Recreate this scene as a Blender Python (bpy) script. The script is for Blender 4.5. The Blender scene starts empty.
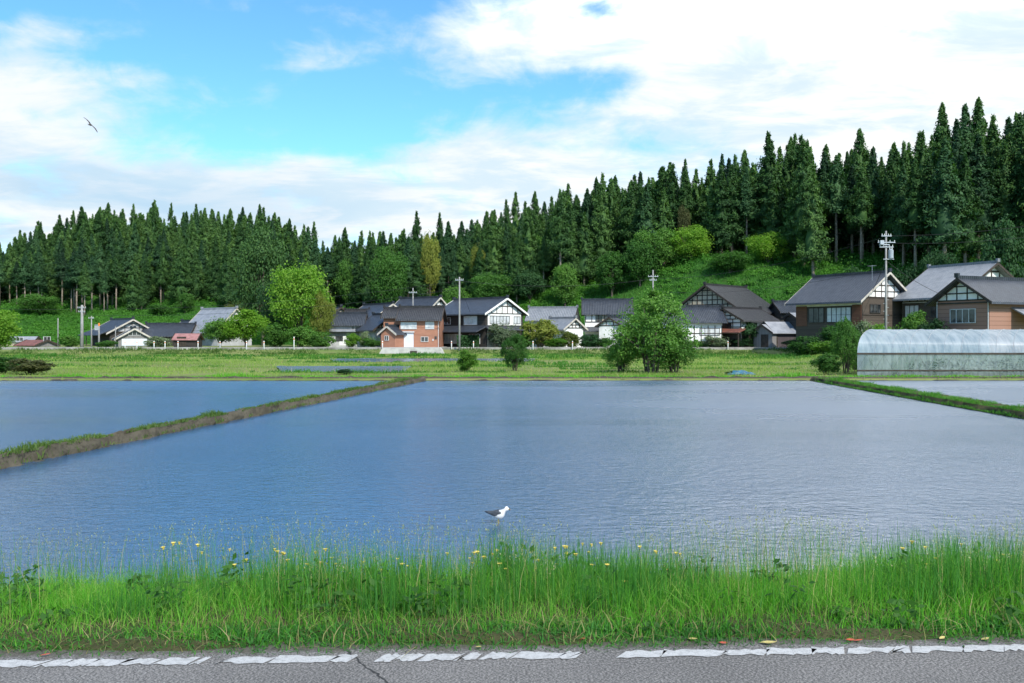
import bpy, math, random
import numpy as np
from mathutils import Matrix, Vector, noise as mnoise

# ------------------------------------------------------------------ camera, sky, sun, exposure
SC = bpy.context.scene
COL = SC.collection
R = math.radians
F, HX, HY, EYE = 900.0, 512.0, 335.0, 1.7      # focal length in px, principal column, horizon row, eye height
cam_d = bpy.data.cameras.new('camera')
cam_d.sensor_width = 36.0
cam_d.lens = 36.0 * F / 1024.0
cam_d.shift_y = -(341.5 - HY) / 1024.0
cam_d.clip_start, cam_d.clip_end = 0.1, 12000
cam = bpy.data.objects.new('camera', cam_d)
cam.location = (0, 0, EYE)
cam.rotation_euler = (R(90), 0, 0)
COL.objects.link(cam)
SC.camera = cam

SUN_AZ, SUN_EL = R(156), R(41)                  # clockwise from the view direction (+Y)
sun_dir = Vector((math.sin(SUN_AZ) * math.cos(SUN_EL), math.cos(SUN_AZ) * math.cos(SUN_EL), math.sin(SUN_EL)))
sl = bpy.data.lights.new('sun', 'SUN')
sl.energy = 4.9
sl.angle = R(0.5)
sl.color = (1.0, 0.95, 0.86)
so = bpy.data.objects.new('sun', sl)
so.rotation_euler = (-sun_dir).to_track_quat('-Z', 'Y').to_euler()
so.location = (60, -30, 80)
COL.objects.link(so)

vs = SC.view_settings
vs.view_transform = 'Standard'
vs.look = 'None'
vs.exposure = 0.10
vs.gamma = 1.0
vs.use_curve_mapping = False
SC.cycles.max_bounces = 6
SC.cycles.diffuse_bounces = 3
SC.cycles.glossy_bounces = 3
SC.cycles.transmission_bounces = 4
SC.cycles.transparent_max_bounces = 8


class NT:
    """tiny node-tree writer"""
    def __init__(s, tree):
        s.t = tree
        tree.nodes.clear()

    def n(s, kind, **kw):
        nd = s.t.nodes.new(kind)
        for k, v in kw.items():
            if isinstance(k, str) and hasattr(nd, k):
                setattr(nd, k, v)
        return nd

    def put(s, sock, v):
        if v is None:
            return
        if hasattr(v, 'is_output'):
            s.t.links.new(v, sock)
        else:
            if isinstance(v, (tuple, list)) and len(v) == 3 and sock.type == 'RGBA':
                v = (*v, 1)
            sock.default_value = v

    def math(s, op, a, b=None, c=None, clamp=False):
        nd = s.n('ShaderNodeMath', operation=op, use_clamp=clamp)
        s.put(nd.inputs[0], a); s.put(nd.inputs[1], b); s.put(nd.inputs[2], c)
        return nd.outputs[0]

    def smooth(s, v, a, b, lo=0.0, hi=1.0):
        nd = s.n('ShaderNodeMapRange', interpolation_type='SMOOTHSTEP')
        for i, x in enumerate((v, a, b, lo, hi)):
            s.put(nd.inputs[i], x)
        return nd.outputs[0]

    def mix(s, f, a, b, blend='MIX'):
        nd = s.n('ShaderNodeMix', data_type='RGBA', blend_type=blend)
        s.put(nd.inputs['Factor'], f); s.put(nd.inputs[6], a); s.put(nd.inputs[7], b)
        return nd.outputs[2]

    def noise(s, vec, scale, detail=4.0, rough=0.55, dist=0.0):
        nd = s.n('ShaderNodeTexNoise')
        s.put(nd.inputs['Vector'], vec)
        nd.inputs['Scale'].default_value = scale
        nd.inputs['Detail'].default_value = detail
        nd.inputs['Roughness'].default_value = rough
        nd.inputs['Distortion'].default_value = dist
        return nd.outputs['Fac']

    def xyz(s, x, y, z):
        nd = s.n('ShaderNodeCombineXYZ')
        s.put(nd.inputs[0], x); s.put(nd.inputs[1], y); s.put(nd.inputs[2], z)
        return nd.outputs[0]

    def sep(s, v):
        nd = s.n('ShaderNodeSeparateXYZ')
        s.put(nd.inputs[0], v)
        return nd.outputs

    def scale(s, v, sc):
        nd = s.n('ShaderNodeVectorMath', operation='MULTIPLY')
        s.put(nd.inputs[0], v); s.put(nd.inputs[1], sc)
        return nd.outputs[0]


world = bpy.data.worlds.new('World')
SC.world = world
world.use_nodes = True


def build_sky():
    k = NT(world.node_tree)
    out = k.n('ShaderNodeOutputWorld')
    bg = k.n('ShaderNodeBackground')
    bg.inputs['Strength'].default_value = 0.14
    sky = k.n('ShaderNodeTexSky', sky_type='NISHITA', sun_disc=False)
    sky.sun_elevation = SUN_EL
    sky.sun_rotation = SUN_AZ
    sky.air_density, sky.dust_density, sky.ozone_density = 1.0, 0.3, 2.5
    blue = k.mix(1.0, sky.outputs[0], (0.78, 1.32, 1.64), 'MULTIPLY')
    d = k.n('ShaderNodeTexCoord').outputs['Generated']
    x, y, z = k.sep(d)
    az = k.math('ARCTAN2', x, y)
    el = k.math('ARCSINE', z)
    # cloud sheet seen in perspective
    h = k.math('MAXIMUM', k.math('ADD', z, 0.16), 0.03)
    p = k.xyz(k.math('DIVIDE', x, h), k.math('DIVIDE', y, h), z)
    n1 = k.noise(k.scale(p, (1.0, 1.5, 1.0)), 1.15, 8, 0.56, 0.25)
    n2 = k.noise(k.xyz(az, k.math('MULTIPLY', el, 1.6), 0.3), 6.5, 7, 0.55, 0.2)
    n3 = k.noise(k.xyz(k.math('MULTIPLY', az, 0.9), k.math('MULTIPLY', el, 1.5), 7.0), 15.0, 7, 0.62, 0.5)
    cover = k.math('ADD', k.math('MULTIPLY', n1, 0.40), k.math('ADD', k.math('MULTIPLY', n2, 0.38), k.math('MULTIPLY', n3, 0.24)))
    cover = k.math('MULTIPLY_ADD', cover, 3.1, -1.09)

    def A(px): return math.atan2(px - HX, F)
    def E(py): return math.atan2(HY - py, F)
    # (px, py, half width, half height, weight): where this sky's cloud banks and gaps stand, in azimuth / elevation
    banks = [(10, 150, 140, 75, .36), (150, 200, 150, 46, .34), (340, 214, 170, 36, .32), (545, 176, 55, 34, .34), (440, 165, 50, 24, .26), (500, 200, 120, 26, .2),
             (850, 70, 220, 110, .34), (520, 40, 90, 60, .20), (690, 30, 90, 60, .26), (1020, 40, 260, 190, .26), (640, 118, 60, 26, .12),
             (95, 62, 70, 12, .24), (215, 12, 50, 16, .22), (295, 74, 32, 6, .20), (160, 98, 80, 12, .14), (40, 25, 70, 26, -.34), (150, 75, 60, 16, -.22),
             (1500, 100, 500, 500, .3), (900, -250, 420, 300, .12),
             (300, 125, 120, 40, -.22), (140, 36, 90, 30, -.30), (370, 90, 70, 60, -.16), (330, 20, 90, 40, -.12), (592, 12, 30, 14, -.34),
             (600, 80, 55, 16, -.36), (545, 120, 50, 22, -.22), (625, 160, 60, 26, -.22), (700, 125, 60, 12, -.2), (800, 105, 30, 8, -.3), (480, 95, 60, 16, -.16), (1015, 40, 20, 10, -.4), (360, 60, 60, 10, .12), (250, 55, 50, 8, .12), (190, 150, 60, 14, .1), (300, -250, 500, 220, -.10), (-200, -400, 700, 350, -.10)]
    for px, py, hw, hh, w in banks:
        a0, e0 = A(px), E(py)
        sa, se = hw / F, hh / F
        da = k.math('DIVIDE', k.math('SUBTRACT', az, a0), sa)
        de = k.math('DIVIDE', k.math('SUBTRACT', el, e0), se)
        g = k.math('EXPONENT', k.math('MULTIPLY', k.math('ADD', k.math('MULTIPLY', da, da), k.math('MULTIPLY', de, de)), -0.7))
        cover = k.math('ADD', cover, k.math('MULTIPLY', g, w))
    dens = k.smooth(cover, 0.34, 0.94)
    # thicker parts show bluish grey bellies low down on the left
    belly = k.noise(k.xyz(az, k.math('MULTIPLY', el, 2.6), 4.0), 4.2, 6, 0.55, 0.3)
    shade = k.math('MULTIPLY', k.smooth(belly, 0.42, 0.68), k.smooth(el, 0.26, 0.08))
    shade = k.math('MULTIPLY', shade, k.smooth(az, 0.05, -0.45, 0.08, 0.75))
    bright = k.mix(k.smooth(az, -0.25, 0.5), (6.5, 6.75, 6.9), (7.5, 7.55, 7.5))     # thicker glare towards the right
    added_glare = k.math('MULTIPLY', k.smooth(az, -0.16, 0.28), k.smooth(el, 0.27, 0.42))
    bright = k.mix(added_glare, bright, (30.0, 30.0, 29.5))                                  # extra brightness added above the frame so the right-hand water reflects white
    fold = k.noise(k.scale(p, (1.6, 2.4, 1.0)), 1.7, 7, 0.6, 0.4)
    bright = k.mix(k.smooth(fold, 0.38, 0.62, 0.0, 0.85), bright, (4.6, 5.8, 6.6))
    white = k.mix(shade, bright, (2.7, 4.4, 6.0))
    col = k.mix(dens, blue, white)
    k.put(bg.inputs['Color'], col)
    k.t.links.new(bg.outputs[0], out.inputs[0])


build_sky()

# ------------------------------------------------------------------ helpers
rng = np.random.default_rng(7)
random.seed(7)


def X(px, D): return (px - HX) / F * D
def Z(py, D): return EYE + (HY - py) / F * D


def tag(o, label=None, cat=None, group=None, kind=None):
    if label: o['label'] = label
    if cat: o['category'] = cat
    if group: o['group'] = group
    if kind: o['kind'] = kind
    return o


def link(name, me, mat=None, parent=None):
    o = bpy.data.objects.new(name, me)
    COL.objects.link(o)
    if mat is not None and me is not None and len(me.materials) == 0:
        for m in (mat if isinstance(mat, (list, tuple)) else [mat]):
            me.materials.append(m)
    if parent is not None:
        o.parent = parent
    return o


def empty(name, loc, rz=0.0):
    o = bpy.data.objects.new(name, None)
    o.empty_display_size = 0.3
    o.location = loc
    o.rotation_euler = (0, 0, rz)
    COL.objects.link(o)
    return o


def copy_tree(o, parent=None):
    c = o.copy()
    COL.objects.link(c)
    c.parent = parent
    for ch in [q for q in o.children]:
        copy_tree(ch, c)
    return c


def np_mesh(name, v, f):
    """verts (N,3), faces (M,k) of one size"""
    v = np.asarray(v, dtype=np.float32).reshape(-1, 3)
    f = np.asarray(f, dtype=np.int32)
    me = bpy.data.meshes.new(name)
    me.vertices.add(len(v)); me.vertices.foreach_set('co', v.ravel())
    m, kk = f.shape
    me.loops.add(m * kk); me.loops.foreach_set('vertex_index', f.ravel())
    me.polygons.add(m)
    me.polygons.foreach_set('loop_start', np.arange(0, m * kk, kk, dtype=np.int32))
    me.polygons.foreach_set('loop_total', np.full(m, kk, dtype=np.int32))
    me.update(calc_edges=True)
    me.validate()
    return me


def smooth(me):
    me.polygons.foreach_set('use_smooth', np.ones(len(me.polygons), dtype=bool))


class MB:
    """collects boxes, prisms and tubes and links them as one mesh"""
    def __init__(s, M=None):
        s.v, s.f, s.M = [], [], (M or Matrix.Identity(4))

    def add(s, vs_, fs):
        b = len(s.v)
        s.v += [tuple(s.M @ Vector(p)) for p in vs_]
        s.f += [tuple(b + i for i in q) for q in fs]

    def box(s, x0, x1, y0, y1, z0, z1):
        s.add([(x0, y0, z0), (x1, y0, z0), (x1, y1, z0), (x0, y1, z0), (x0, y0, z1), (x1, y0, z1), (x1, y1, z1), (x0, y1, z1)],
              [(0, 3, 2, 1), (4, 5, 6, 7), (0, 1, 5, 4), (1, 2, 6, 5), (2, 3, 7, 6), (3, 0, 4, 7)])

    def bar(s, a, b, w, h, up=(0, 0, 1)):
        a, b = Vector(a), Vector(b)
        d = (b - a).normalized()
        u = Vector(up)
        if abs(d.dot(u)) > 0.95:
            u = Vector((0, 1, 0))
        sx = d.cross(u).normalized() * (w / 2)
        sz = sx.cross(d).normalized() * (h / 2)
        s.add([a - sx - sz, a + sx - sz, a + sx + sz, a - sx + sz, b - sx - sz, b + sx - sz, b + sx + sz, b - sx + sz],
              [(0, 1, 2, 3), (7, 6, 5, 4), (0, 4, 5, 1), (1, 5, 6, 2), (2, 6, 7, 3), (3, 7, 4, 0)])

    def prism(s, prof, x0, x1, axis='x'):
        """profile of (a, z) swept along an axis"""
        n = len(prof)
        if axis == 'x':
            vs_ = [(x0, a, z) for a, z in prof] + [(x1, a, z) for a, z in prof]
        else:
            vs_ = [(a, x0, z) for a, z in prof] + [(a, x1, z) for a, z in prof]
        fs = [tuple(range(n - 1, -1, -1)), tuple(range(n, 2 * n))] + [(i, (i + 1) % n, n + (i + 1) % n, n + i) for i in range(n)]
        s.add(vs_, fs)

    def tube(s, pts, rad, seg=8, cap=True):
        pts = [Vector(p) for p in pts]
        rads = rad if isinstance(rad, (list, tuple)) else [rad] * len(pts)
        rings = []
        for i, p in enumerate(pts):
            d = (pts[min(i + 1, len(pts) - 1)] - pts[max(i - 1, 0)]).normalized()
            u = Vector((0, 0, 1)) if abs(d.z) < 0.9 else Vector((1, 0, 0))
            a = d.cross(u).normalized(); b = d.cross(a)
            rings.append([p + (a * math.cos(t) + b * math.sin(t)) * rads[i] for t in (2 * math.pi * j / seg for j in range(seg))])
        vs_ = [q for r_ in rings for q in r_]
        fs = [(i * seg + j, i * seg + (j + 1) % seg, (i + 1) * seg + (j + 1) % seg, (i + 1) * seg + j) for i in range(len(pts) - 1) for j in range(seg)]
        if cap:
            fs += [tuple(range(seg - 1, -1, -1)), tuple((len(pts) - 1) * seg + j for j in range(seg))]
        s.add(vs_, fs)

    def build(s, name, mat, parent=None, sm=False):
        me = bpy.data.meshes.new(name)
        me.from_pydata(s.v, [], s.f)
        me.update()
        if sm: smooth(me)
        return link(name, me, mat, parent)


# ------------------------------------------------------------------ materials
MATS = {}


def new_mat(name):
    m = bpy.data.materials.new(name)
    m.use_nodes = True
    k = NT(m.node_tree)
    k.out = k.n('ShaderNodeOutputMaterial')
    MATS[name] = m
    return m, k


def principled(k, col, rough=0.8, spec=0.3, metal=0.0, bump=None, bstr=0.3, bdist=0.02):
    b = k.n('ShaderNodeBsdfPrincipled')
    k.put(b.inputs['Base Color'], col)
    k.put(b.inputs['Roughness'], rough)
    k.put(b.inputs['Metallic'], metal)
    k.put(b.inputs['Specular IOR Level'], spec)
    if bump is not None:
        bn = k.n('ShaderNodeBump')
        bn.inputs['Strength'].default_value = bstr
        bn.inputs['Distance'].default_value = bdist
        k.put(bn.inputs['Height'], bump)
        k.t.links.new(bn.outputs[0], b.inputs['Normal'])
    k.t.links.new(b.outputs[0], k.out.inputs[0])
    return b


def simple(name, c1, c2=None, scale=3.0, rough=0.8, spec=0.3, metal=0.0, bstr=0.0, detail=5):
    m, k = new_mat(name)
    co = k.n('ShaderNodeTexCoord').outputs['Object']
    n = k.noise(co, scale, detail, 0.6)
    c2 = c2 or tuple(x * 0.75 for x in c1)
    f = k.smooth(n, 0.35, 0.68)
    principled(k, k.mix(f, c1, c2), rough, spec, metal, n if bstr else None, bstr)
    return m


def foliage(name, dark, light, trans=0.3, var=0.5, nscale=0.5):
    m, k = new_mat(name)
    g = k.n('ShaderNodeNewGeometry')
    oi = k.n('ShaderNodeObjectInfo')
    co = k.n('ShaderNodeTexCoord').outputs['Object']
    n = k.noise(co, nscale, 3, 0.5)
    f = k.math('ADD', k.math('MULTIPLY', g.outputs['Random Per Island'], var), k.math('MULTIPLY', k.smooth(n, 0.3, 0.7), 1 - var))
    col = k.mix(f, dark, light)
    val = k.math('MULTIPLY_ADD', oi.outputs['Random'], 0.8, 0.65)
    hs = k.n('ShaderNodeHueSaturation')
    k.put(hs.inputs['Hue'], k.math('MULTIPLY_ADD', oi.outputs['Random'], -0.03, 0.513))
    k.put(hs.inputs['Value'], val)
    k.put(hs.inputs['Color'], col)
    col = hs.outputs[0]
    b = k.n('ShaderNodeBsdfPrincipled')
    k.put(b.inputs['Base Color'], col)
    b.inputs['Roughness'].default_value = 0.65
    b.inputs['Specular IOR Level'].default_value = 0.2
    t = k.n('ShaderNodeBsdfTranslucent')
    k.put(t.inputs['Color'], k.mix(1.0, col, (1.25, 1.7, 0.6), 'MULTIPLY'))
    mx = k.n('ShaderNodeMixShader')
    mx.inputs[0].default_value = trans
    k.t.links.new(b.outputs[0], mx.inputs[1]); k.t.links.new(t.outputs[0], mx.inputs[2])
    k.t.links.new(mx.outputs[0], k.out.inputs[0])
    return m


M_cedar = foliage('cedar_foliage', (0.012, 0.045, 0.016), (0.066, 0.145, 0.032), 0.2, 0.5, 0.35)
M_cedar2 = foliage('blue_cedar_foliage', (0.010, 0.038, 0.020), (0.048, 0.115, 0.036), 0.18, 0.5, 0.35)
M_bright = foliage('bright_foliage', (0.050, 0.14, 0.016), (0.17, 0.31, 0.036), 0.40, 0.6, 0.4)
M_lime = foliage('lime_foliage', (0.13, 0.27, 0.018), (0.33, 0.50, 0.05), 0.42, 0.6, 0.4)
M_green = foliage('green_foliage', (0.028, 0.090, 0.018), (0.085, 0.20, 0.030), 0.3, 0.5, 0.5)
M_dark = foliage('dark_foliage', (0.012, 0.042, 0.016), (0.035, 0.095, 0.026), 0.2, 0.5, 0.5)
M_yellow = foliage('olive_foliage', (0.085, 0.12, 0.02), (0.20, 0.22, 0.045), 0.35, 0.5, 0.5)
M_brown = foliage('bronze_foliage', (0.045, 0.062, 0.022), (0.13, 0.13, 0.045), 0.25, 0.5, 0.5)
M_pale = foliage('pale_foliage', (0.07, 0.12, 0.045), (0.26, 0.30, 0.20), 0.3, 0.6, 0.8)
M_grass = foliage('verge_grass_blades', (0.026, 0.14, 0.012), (0.095, 0.31, 0.028), 0.42, 0.55, 0.6)
M_fine = foliage('fine_grass_blades', (0.10, 0.20, 0.03), (0.26, 0.40, 0.09), 0.45, 0.5, 0.5)
M_rush = foliage('rush_blades', (0.020, 0.095, 0.018), (0.050, 0.19, 0.028), 0.3, 0.6, 0.6)
M_haze = foliage('grass_panicles', (0.16, 0.17, 0.08), (0.34, 0.34, 0.20), 0.4, 0.6, 0.6)
M_dry = foliage('dry_grass_blades', (0.20, 0.16, 0.07), (0.42, 0.36, 0.18), 0.35, 0.6, 0.6)
M_field = foliage('field_grass_blades', (0.065, 0.14, 0.026), (0.19, 0.26, 0.07), 0.38, 0.5, 0.12)
M_slope = foliage('slope_weeds', (0.030, 0.12, 0.018), (0.075, 0.21, 0.025), 0.35, 0.5, 0.15)

M_bark = simple('cedar_bark', (0.30, 0.25, 0.205), (0.16, 0.13, 0.10), 2.0, 0.9, 0.1)
M_bark2 = simple('grey_bark', (0.11, 0.095, 0.075), (0.055, 0.045, 0.035), 3.0, 0.9, 0.1)
M_plaster = simple('white_plaster', (0.80, 0.79, 0.76), (0.66, 0.65, 0.62), 0.9, 0.85, 0.2)
M_greyplaster = simple('grey_plaster', (0.42, 0.42, 0.42), (0.30, 0.30, 0.30), 0.8, 0.85, 0.2)
M_beige = simple('beige_plaster', (0.48, 0.42, 0.32), (0.38, 0.32, 0.24), 0.8, 0.85, 0.2)
M_timber = simple('dark_timber', (0.035, 0.028, 0.022), (0.06, 0.048, 0.038), 2.5, 0.7, 0.25)
M_frame = simple('window_frame_metal', (0.55, 0.55, 0.54), (0.45, 0.45, 0.45), 4, 0.45, 0.4)
M_dframe = simple('dark_window_frame', (0.05, 0.045, 0.04), (0.03, 0.03, 0.03), 4, 0.5, 0.4)
M_verge = simple('pale_bargeboard', (0.50, 0.46, 0.40), (0.36, 0.33, 0.28), 2, 0.7, 0.2)
M_concrete = simple('concrete', (0.46, 0.45, 0.42), (0.33, 0.32, 0.30), 1.3, 0.9, 0.2, 0, 0.2)
M_kerb = simple('weathered_kerb', (0.33, 0.32, 0.29), (0.15, 0.15, 0.12), 0.5, 0.9, 0.1)
M_poleconc = simple('pole_concrete', (0.29, 0.285, 0.275), (0.21, 0.205, 0.20), 1.5, 0.85, 0.2)
M_steel = simple('galvanised_steel', (0.42, 0.44, 0.46), (0.32, 0.33, 0.35), 5, 0.45, 0.5, 0.6)
M_transf = simple('transformer_paint', (0.30, 0.34, 0.38), (0.24, 0.27, 0.30), 4, 0.5, 0.4)
M_white = simple('white_painted_post', (0.80, 0.80, 0.78), (0.66, 0.66, 0.64), 6, 0.6, 0.3)
M_orange = simple('orange_reflector', (0.75, 0.22, 0.04), (0.6, 0.18, 0.03), 8, 0.4, 0.5)
M_shutter = simple('pale_shutter', (0.60, 0.64, 0.68), (0.52, 0.56, 0.60), 1.5, 0.5, 0.4)
M_wire = simple('black_cable', (0.03, 0.03, 0.03), None, 5, 0.6, 0.3)
M_redroof = simple('rusty_sheet_roof', (0.22, 0.085, 0.06), (0.13, 0.055, 0.042), 1.5, 0.6, 0.3)
M_pinkroof = simple('faded_red_sheet_roof', (0.34, 0.17, 0.16), (0.25, 0.12, 0.11), 1.5, 0.6, 0.3)
M_greyroof = simple('grey_sheet_roof', (0.26, 0.27, 0.29), (0.18, 0.19, 0.21), 1.2, 0.5, 0.4)
M_tarp = simple('blue_tarpaulin', (0.035, 0.15, 0.22), (0.02, 0.09, 0.15), 3, 0.5, 0.4)
M_feather_w = simple('white_feathers', (0.66, 0.66, 0.66), (0.52, 0.52, 0.53), 14, 0.8, 0.2)
M_feather_d = simple('slate_feathers', (0.035, 0.042, 0.052), (0.07, 0.08, 0.095), 16, 0.7, 0.3)
M_kite = simple('brown_feathers', (0.035, 0.028, 0.022), (0.06, 0.05, 0.04), 5, 0.8, 0.2)
M_beak = simple('dull_yellow_beak', (0.30, 0.22, 0.05), (0.10, 0.05, 0.03), 30, 0.4, 0.4)
M_leg = simple('yellow_leg', (0.40, 0.32, 0.07), None, 20, 0.5, 0.3)
M_petal = simple('yellow_petals', (0.66, 0.54, 0.12), (0.55, 0.42, 0.07), 40, 0.6, 0.2)
M_stem = simple('green_stem', (0.07, 0.17, 0.03), (0.05, 0.12, 0.025), 10, 0.6, 0.2)
M_leafy = simple('yellow_fallen_leaf', (0.52, 0.44, 0.16), (0.34, 0.27, 0.10), 20, 0.7, 0.2)
M_leafr = simple('red_fallen_leaf', (0.50, 0.10, 0.05), (0.30, 0.07, 0.04), 20, 0.7, 0.2)


def tile_roof(name, c1, c2, rough=0.42):
    """pan tiles: ribs run down the slope, courses across it (object space, ridge along the part's X)"""
    m, k = new_mat(name)
    co = k.n('ShaderNodeTexCoord').outputs['UV']
    x, y, z = k.sep(co)
    rib = k.math('ABSOLUTE', k.math('SINE', k.math('MULTIPLY', x, math.pi / 0.30)))
    crs = k.math('FRACT', k.math('DIVIDE', y, 0.28))
    hgt = k.math('ADD', k.math('MULTIPLY', rib, 0.7), k.math('MULTIPLY', crs, 0.5))
    n = k.noise(co, 0.9, 5, 0.6)
    cell = k.n('ShaderNodeTexWhiteNoise')
    k.put(cell.inputs['Vector'], k.xyz(k.math('FLOOR', k.math('DIVIDE', x, 0.30)), k.math('FLOOR', k.math('DIVIDE', y, 0.28)), 0.0))
    f = k.math('ADD', k.math('MULTIPLY', k.smooth(n, 0.3, 0.7), 0.6), k.math('MULTIPLY', cell.outputs['Value'], 0.4))
    principled(k, k.mix(f, c1, c2), rough, 0.5, 0, hgt, 1.0, 0.12)
    return m


M_tile = tile_roof('black_glazed_tiles', (0.022, 0.027, 0.036), (0.055, 0.064, 0.080))
M_tile_brown = tile_roof('brown_black_tiles', (0.026, 0.026, 0.029), (0.055, 0.054, 0.056))
M_tile_grey = tile_roof('silver_grey_tiles', (0.16, 0.175, 0.19), (0.27, 0.28, 0.30))


def brick(name, c1, c2, mortar, bw, bh):
    m, k = new_mat(name)
    co = k.n('ShaderNodeTexCoord').outputs['UV']
    b = k.n('ShaderNodeTexBrick')
    k.put(b.inputs['Vector'], co)
    k.put(b.inputs['Color1'], c1); k.put(b.inputs['Color2'], c2); k.put(b.inputs['Mortar'], mortar)
    b.inputs['Scale'].default_value = 1.0
    b.inputs['Mortar Size'].default_value = bh * 0.09
    b.inputs['Brick Width'].default_value = bw
    b.inputs['Row Height'].default_value = bh
    n = k.noise(co, 0.7, 4, 0.6)
    col = k.mix(k.math('MULTIPLY', n, 0.5), b.outputs['Color'], tuple(x * 0.5 for x in c1))
    principled(k, col, 0.85, 0.2, 0, b.outputs['Fac'], -0.3, 0.01)
    return m


M_brick = brick('brick_cladding', (0.40, 0.175, 0.105), (0.33, 0.14, 0.085), (0.36, 0.26, 0.20), 0.45, 0.16)
M_redbrick = brick('red_board_cladding', (0.185, 0.085, 0.055), (0.14, 0.065, 0.043), (0.10, 0.05, 0.03), 1.8, 0.2)


def boards(name, c1, c2, pitch=0.2, vertical=False):
    m, k = new_mat(name)
    co = k.n('ShaderNodeTexCoord').outputs['UV']
    x, y, z = k.sep(co)
    a = x if vertical else y
    fr = k.math('FRACT', k.math('DIVIDE', a, pitch))
    gap = k.smooth(fr, 0.0, 0.14)
    wn = k.n('ShaderNodeTexWhiteNoise', noise_dimensions='1D')
    k.put(wn.inputs['W'], k.math('FLOOR', k.math('DIVIDE', a, pitch)))
    n = k.noise(k.scale(co, (0.4, 3.0, 1.0) if not vertical else (3.0, 0.4, 1.0)), 2.0, 5, 0.6)
    f = k.math('ADD', k.math('MULTIPLY', wn.outputs['Value'], 0.5), k.math('MULTIPLY', n, 0.5))
    col = k.mix(f, c1, c2)
    col = k.mix(gap, tuple(q * 0.3 for q in c1), col)
    principled(k, col, 0.8, 0.2, 0, gap, 0.4, 0.02)
    return m


M_darkboard = boards('charred_boards', (0.030, 0.027, 0.025), (0.065, 0.058, 0.052))
M_brownboard = boards('weathered_brown_boards', (0.055, 0.044, 0.036), (0.105, 0.084, 0.066))
M_greyboard = boards('weathered_grey_boards', (0.16, 0.15, 0.145), (0.25, 0.24, 0.23), 0.25, True)
M_plumboard = boards('plum_sheet_cladding', (0.065, 0.052, 0.055), (0.085, 0.070, 0.072), 0.3, True)
M_orangewall = boards('orange_siding', (0.335, 0.19, 0.14), (0.28, 0.155, 0.115), 0.45)


def glass_mat():
    m, k = new_mat('window_glass')
    co = k.n('ShaderNodeTexCoord').outputs['Object']
    n = k.noise(co, 0.8, 2, 0.5)
    principled(k, k.mix(k.smooth(n, 0.35, 0.6), (0.015, 0.018, 0.02), (0.07, 0.075, 0.075)), 0.08, 0.4)
    return m


M_glass = glass_mat()
M_paper = simple('curtained_glass', (0.56, 0.58, 0.58), (0.38, 0.40, 0.41), 1.2, 0.25, 0.5)


def asphalt_mat():
    m, k = new_mat('asphalt')
    co = k.n('ShaderNodeTexCoord').outputs['Object']
    n1 = k.noise(co, 0.8, 4, 0.6)
    n2 = k.noise(co, 75, 4, 0.75)
    v = k.n('ShaderNodeTexVoronoi', feature='F1')
    k.put(v.inputs['Vector'], co); v.inputs['Scale'].default_value = 80
    col = k.mix(k.smooth(n1, 0.3, 0.7), (0.145, 0.140, 0.136), (0.190, 0.183, 0.177))
    col = k.mix(k.smooth(n2, 0.40, 0.66), k.mix(1.0, col, (0.40, 0.40, 0.40), 'MULTIPLY'), k.mix(1.0, col, (1.55, 1.53, 1.5), 'MULTIPLY'))
    # one long wandering crack and finer crazing
    cr = k.n('ShaderNodeTexVoronoi', feature='DISTANCE_TO_EDGE')
    wob = k.n('ShaderNodeTexNoise'); k.put(wob.inputs['Vector'], co); wob.inputs['Scale'].default_value = 3.0; wob.inputs['Detail'].default_value = 5
    add = k.n('ShaderNodeVectorMath', operation='ADD')
    k.put(add.inputs[0], co); k.put(add.inputs[1], k.scale(wob.outputs['Color'], (0.35, 0.35, 0.35)))
    k.put(cr.inputs['Vector'], add.outputs[0]); cr.inputs['Scale'].default_value = 0.23
    line = k.smooth(cr.outputs['Distance'], 0.0008, 0.0035)
    col = k.mix(line, (0.03, 0.03, 0.03), col)
    # grit, soil and leaf dust gathered beside the verge
    x, y, z = k.sep(co)
    e = k.math('SUBTRACT', y, k.math('MULTIPLY_ADD', x, 0.0445, 4.816))
    n3 = k.noise(co, 9, 5, 0.65)
    dirt = k.smooth(k.math('ADD', e, k.math('MULTIPLY', k.math('SUBTRACT', n3, 0.5), 0.3)), 0.02, 0.10)
    n4 = k.noise(co, 60, 3, 0.7)
    col = k.mix(k.math('MULTIPLY', dirt, 0.85), col, k.mix(n4, (0.035, 0.032, 0.026), (0.12, 0.11, 0.085)))
    bmp = k.math('ADD', k.math('MULTIPLY', v.outputs['Distance'], 0.6), n2)
    principled(k, col, 0.9, 0.25, 0, bmp, 0.5, 0.006)
    return m


def paint_mat():
    m, k = new_mat('worn_white_road_paint')
    co = k.n('ShaderNodeTexCoord').outputs['Object']
    n = k.noise(co, 22, 6, 0.7)
    n2 = k.noise(co, 120, 3, 0.7)
    col = k.mix(k.smooth(n, 0.42, 0.75), (0.42, 0.42, 0.415), (0.25, 0.25, 0.245))
    col = k.mix(k.smooth(n2, 0.54, 0.66), col, (0.20, 0.20, 0.20))
    principled(k, col, 0.8, 0.3, 0, n2, 0.3, 0.004)
    return m


def ground_mat(name, cols, scale=0.35, fine=6.0, band=(1, 1, 1)):
    m, k = new_mat(name)
    co = k.n('ShaderNodeTexCoord').outputs['Object']
    n = k.noise(k.scale(co, band), scale, 6, 0.6)
    n2 = k.noise(co, fine, 5, 0.65)
    c = k.mix(k.smooth(n, 0.3, 0.7), cols[0], cols[1])
    c = k.mix(k.math('MULTIPLY', k.smooth(n2, 0.45, 0.7), 0.6), c, cols[2])
    principled(k, c, 0.95, 0.1, 0, n2, 0.6, 0.05)
    return m


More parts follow.
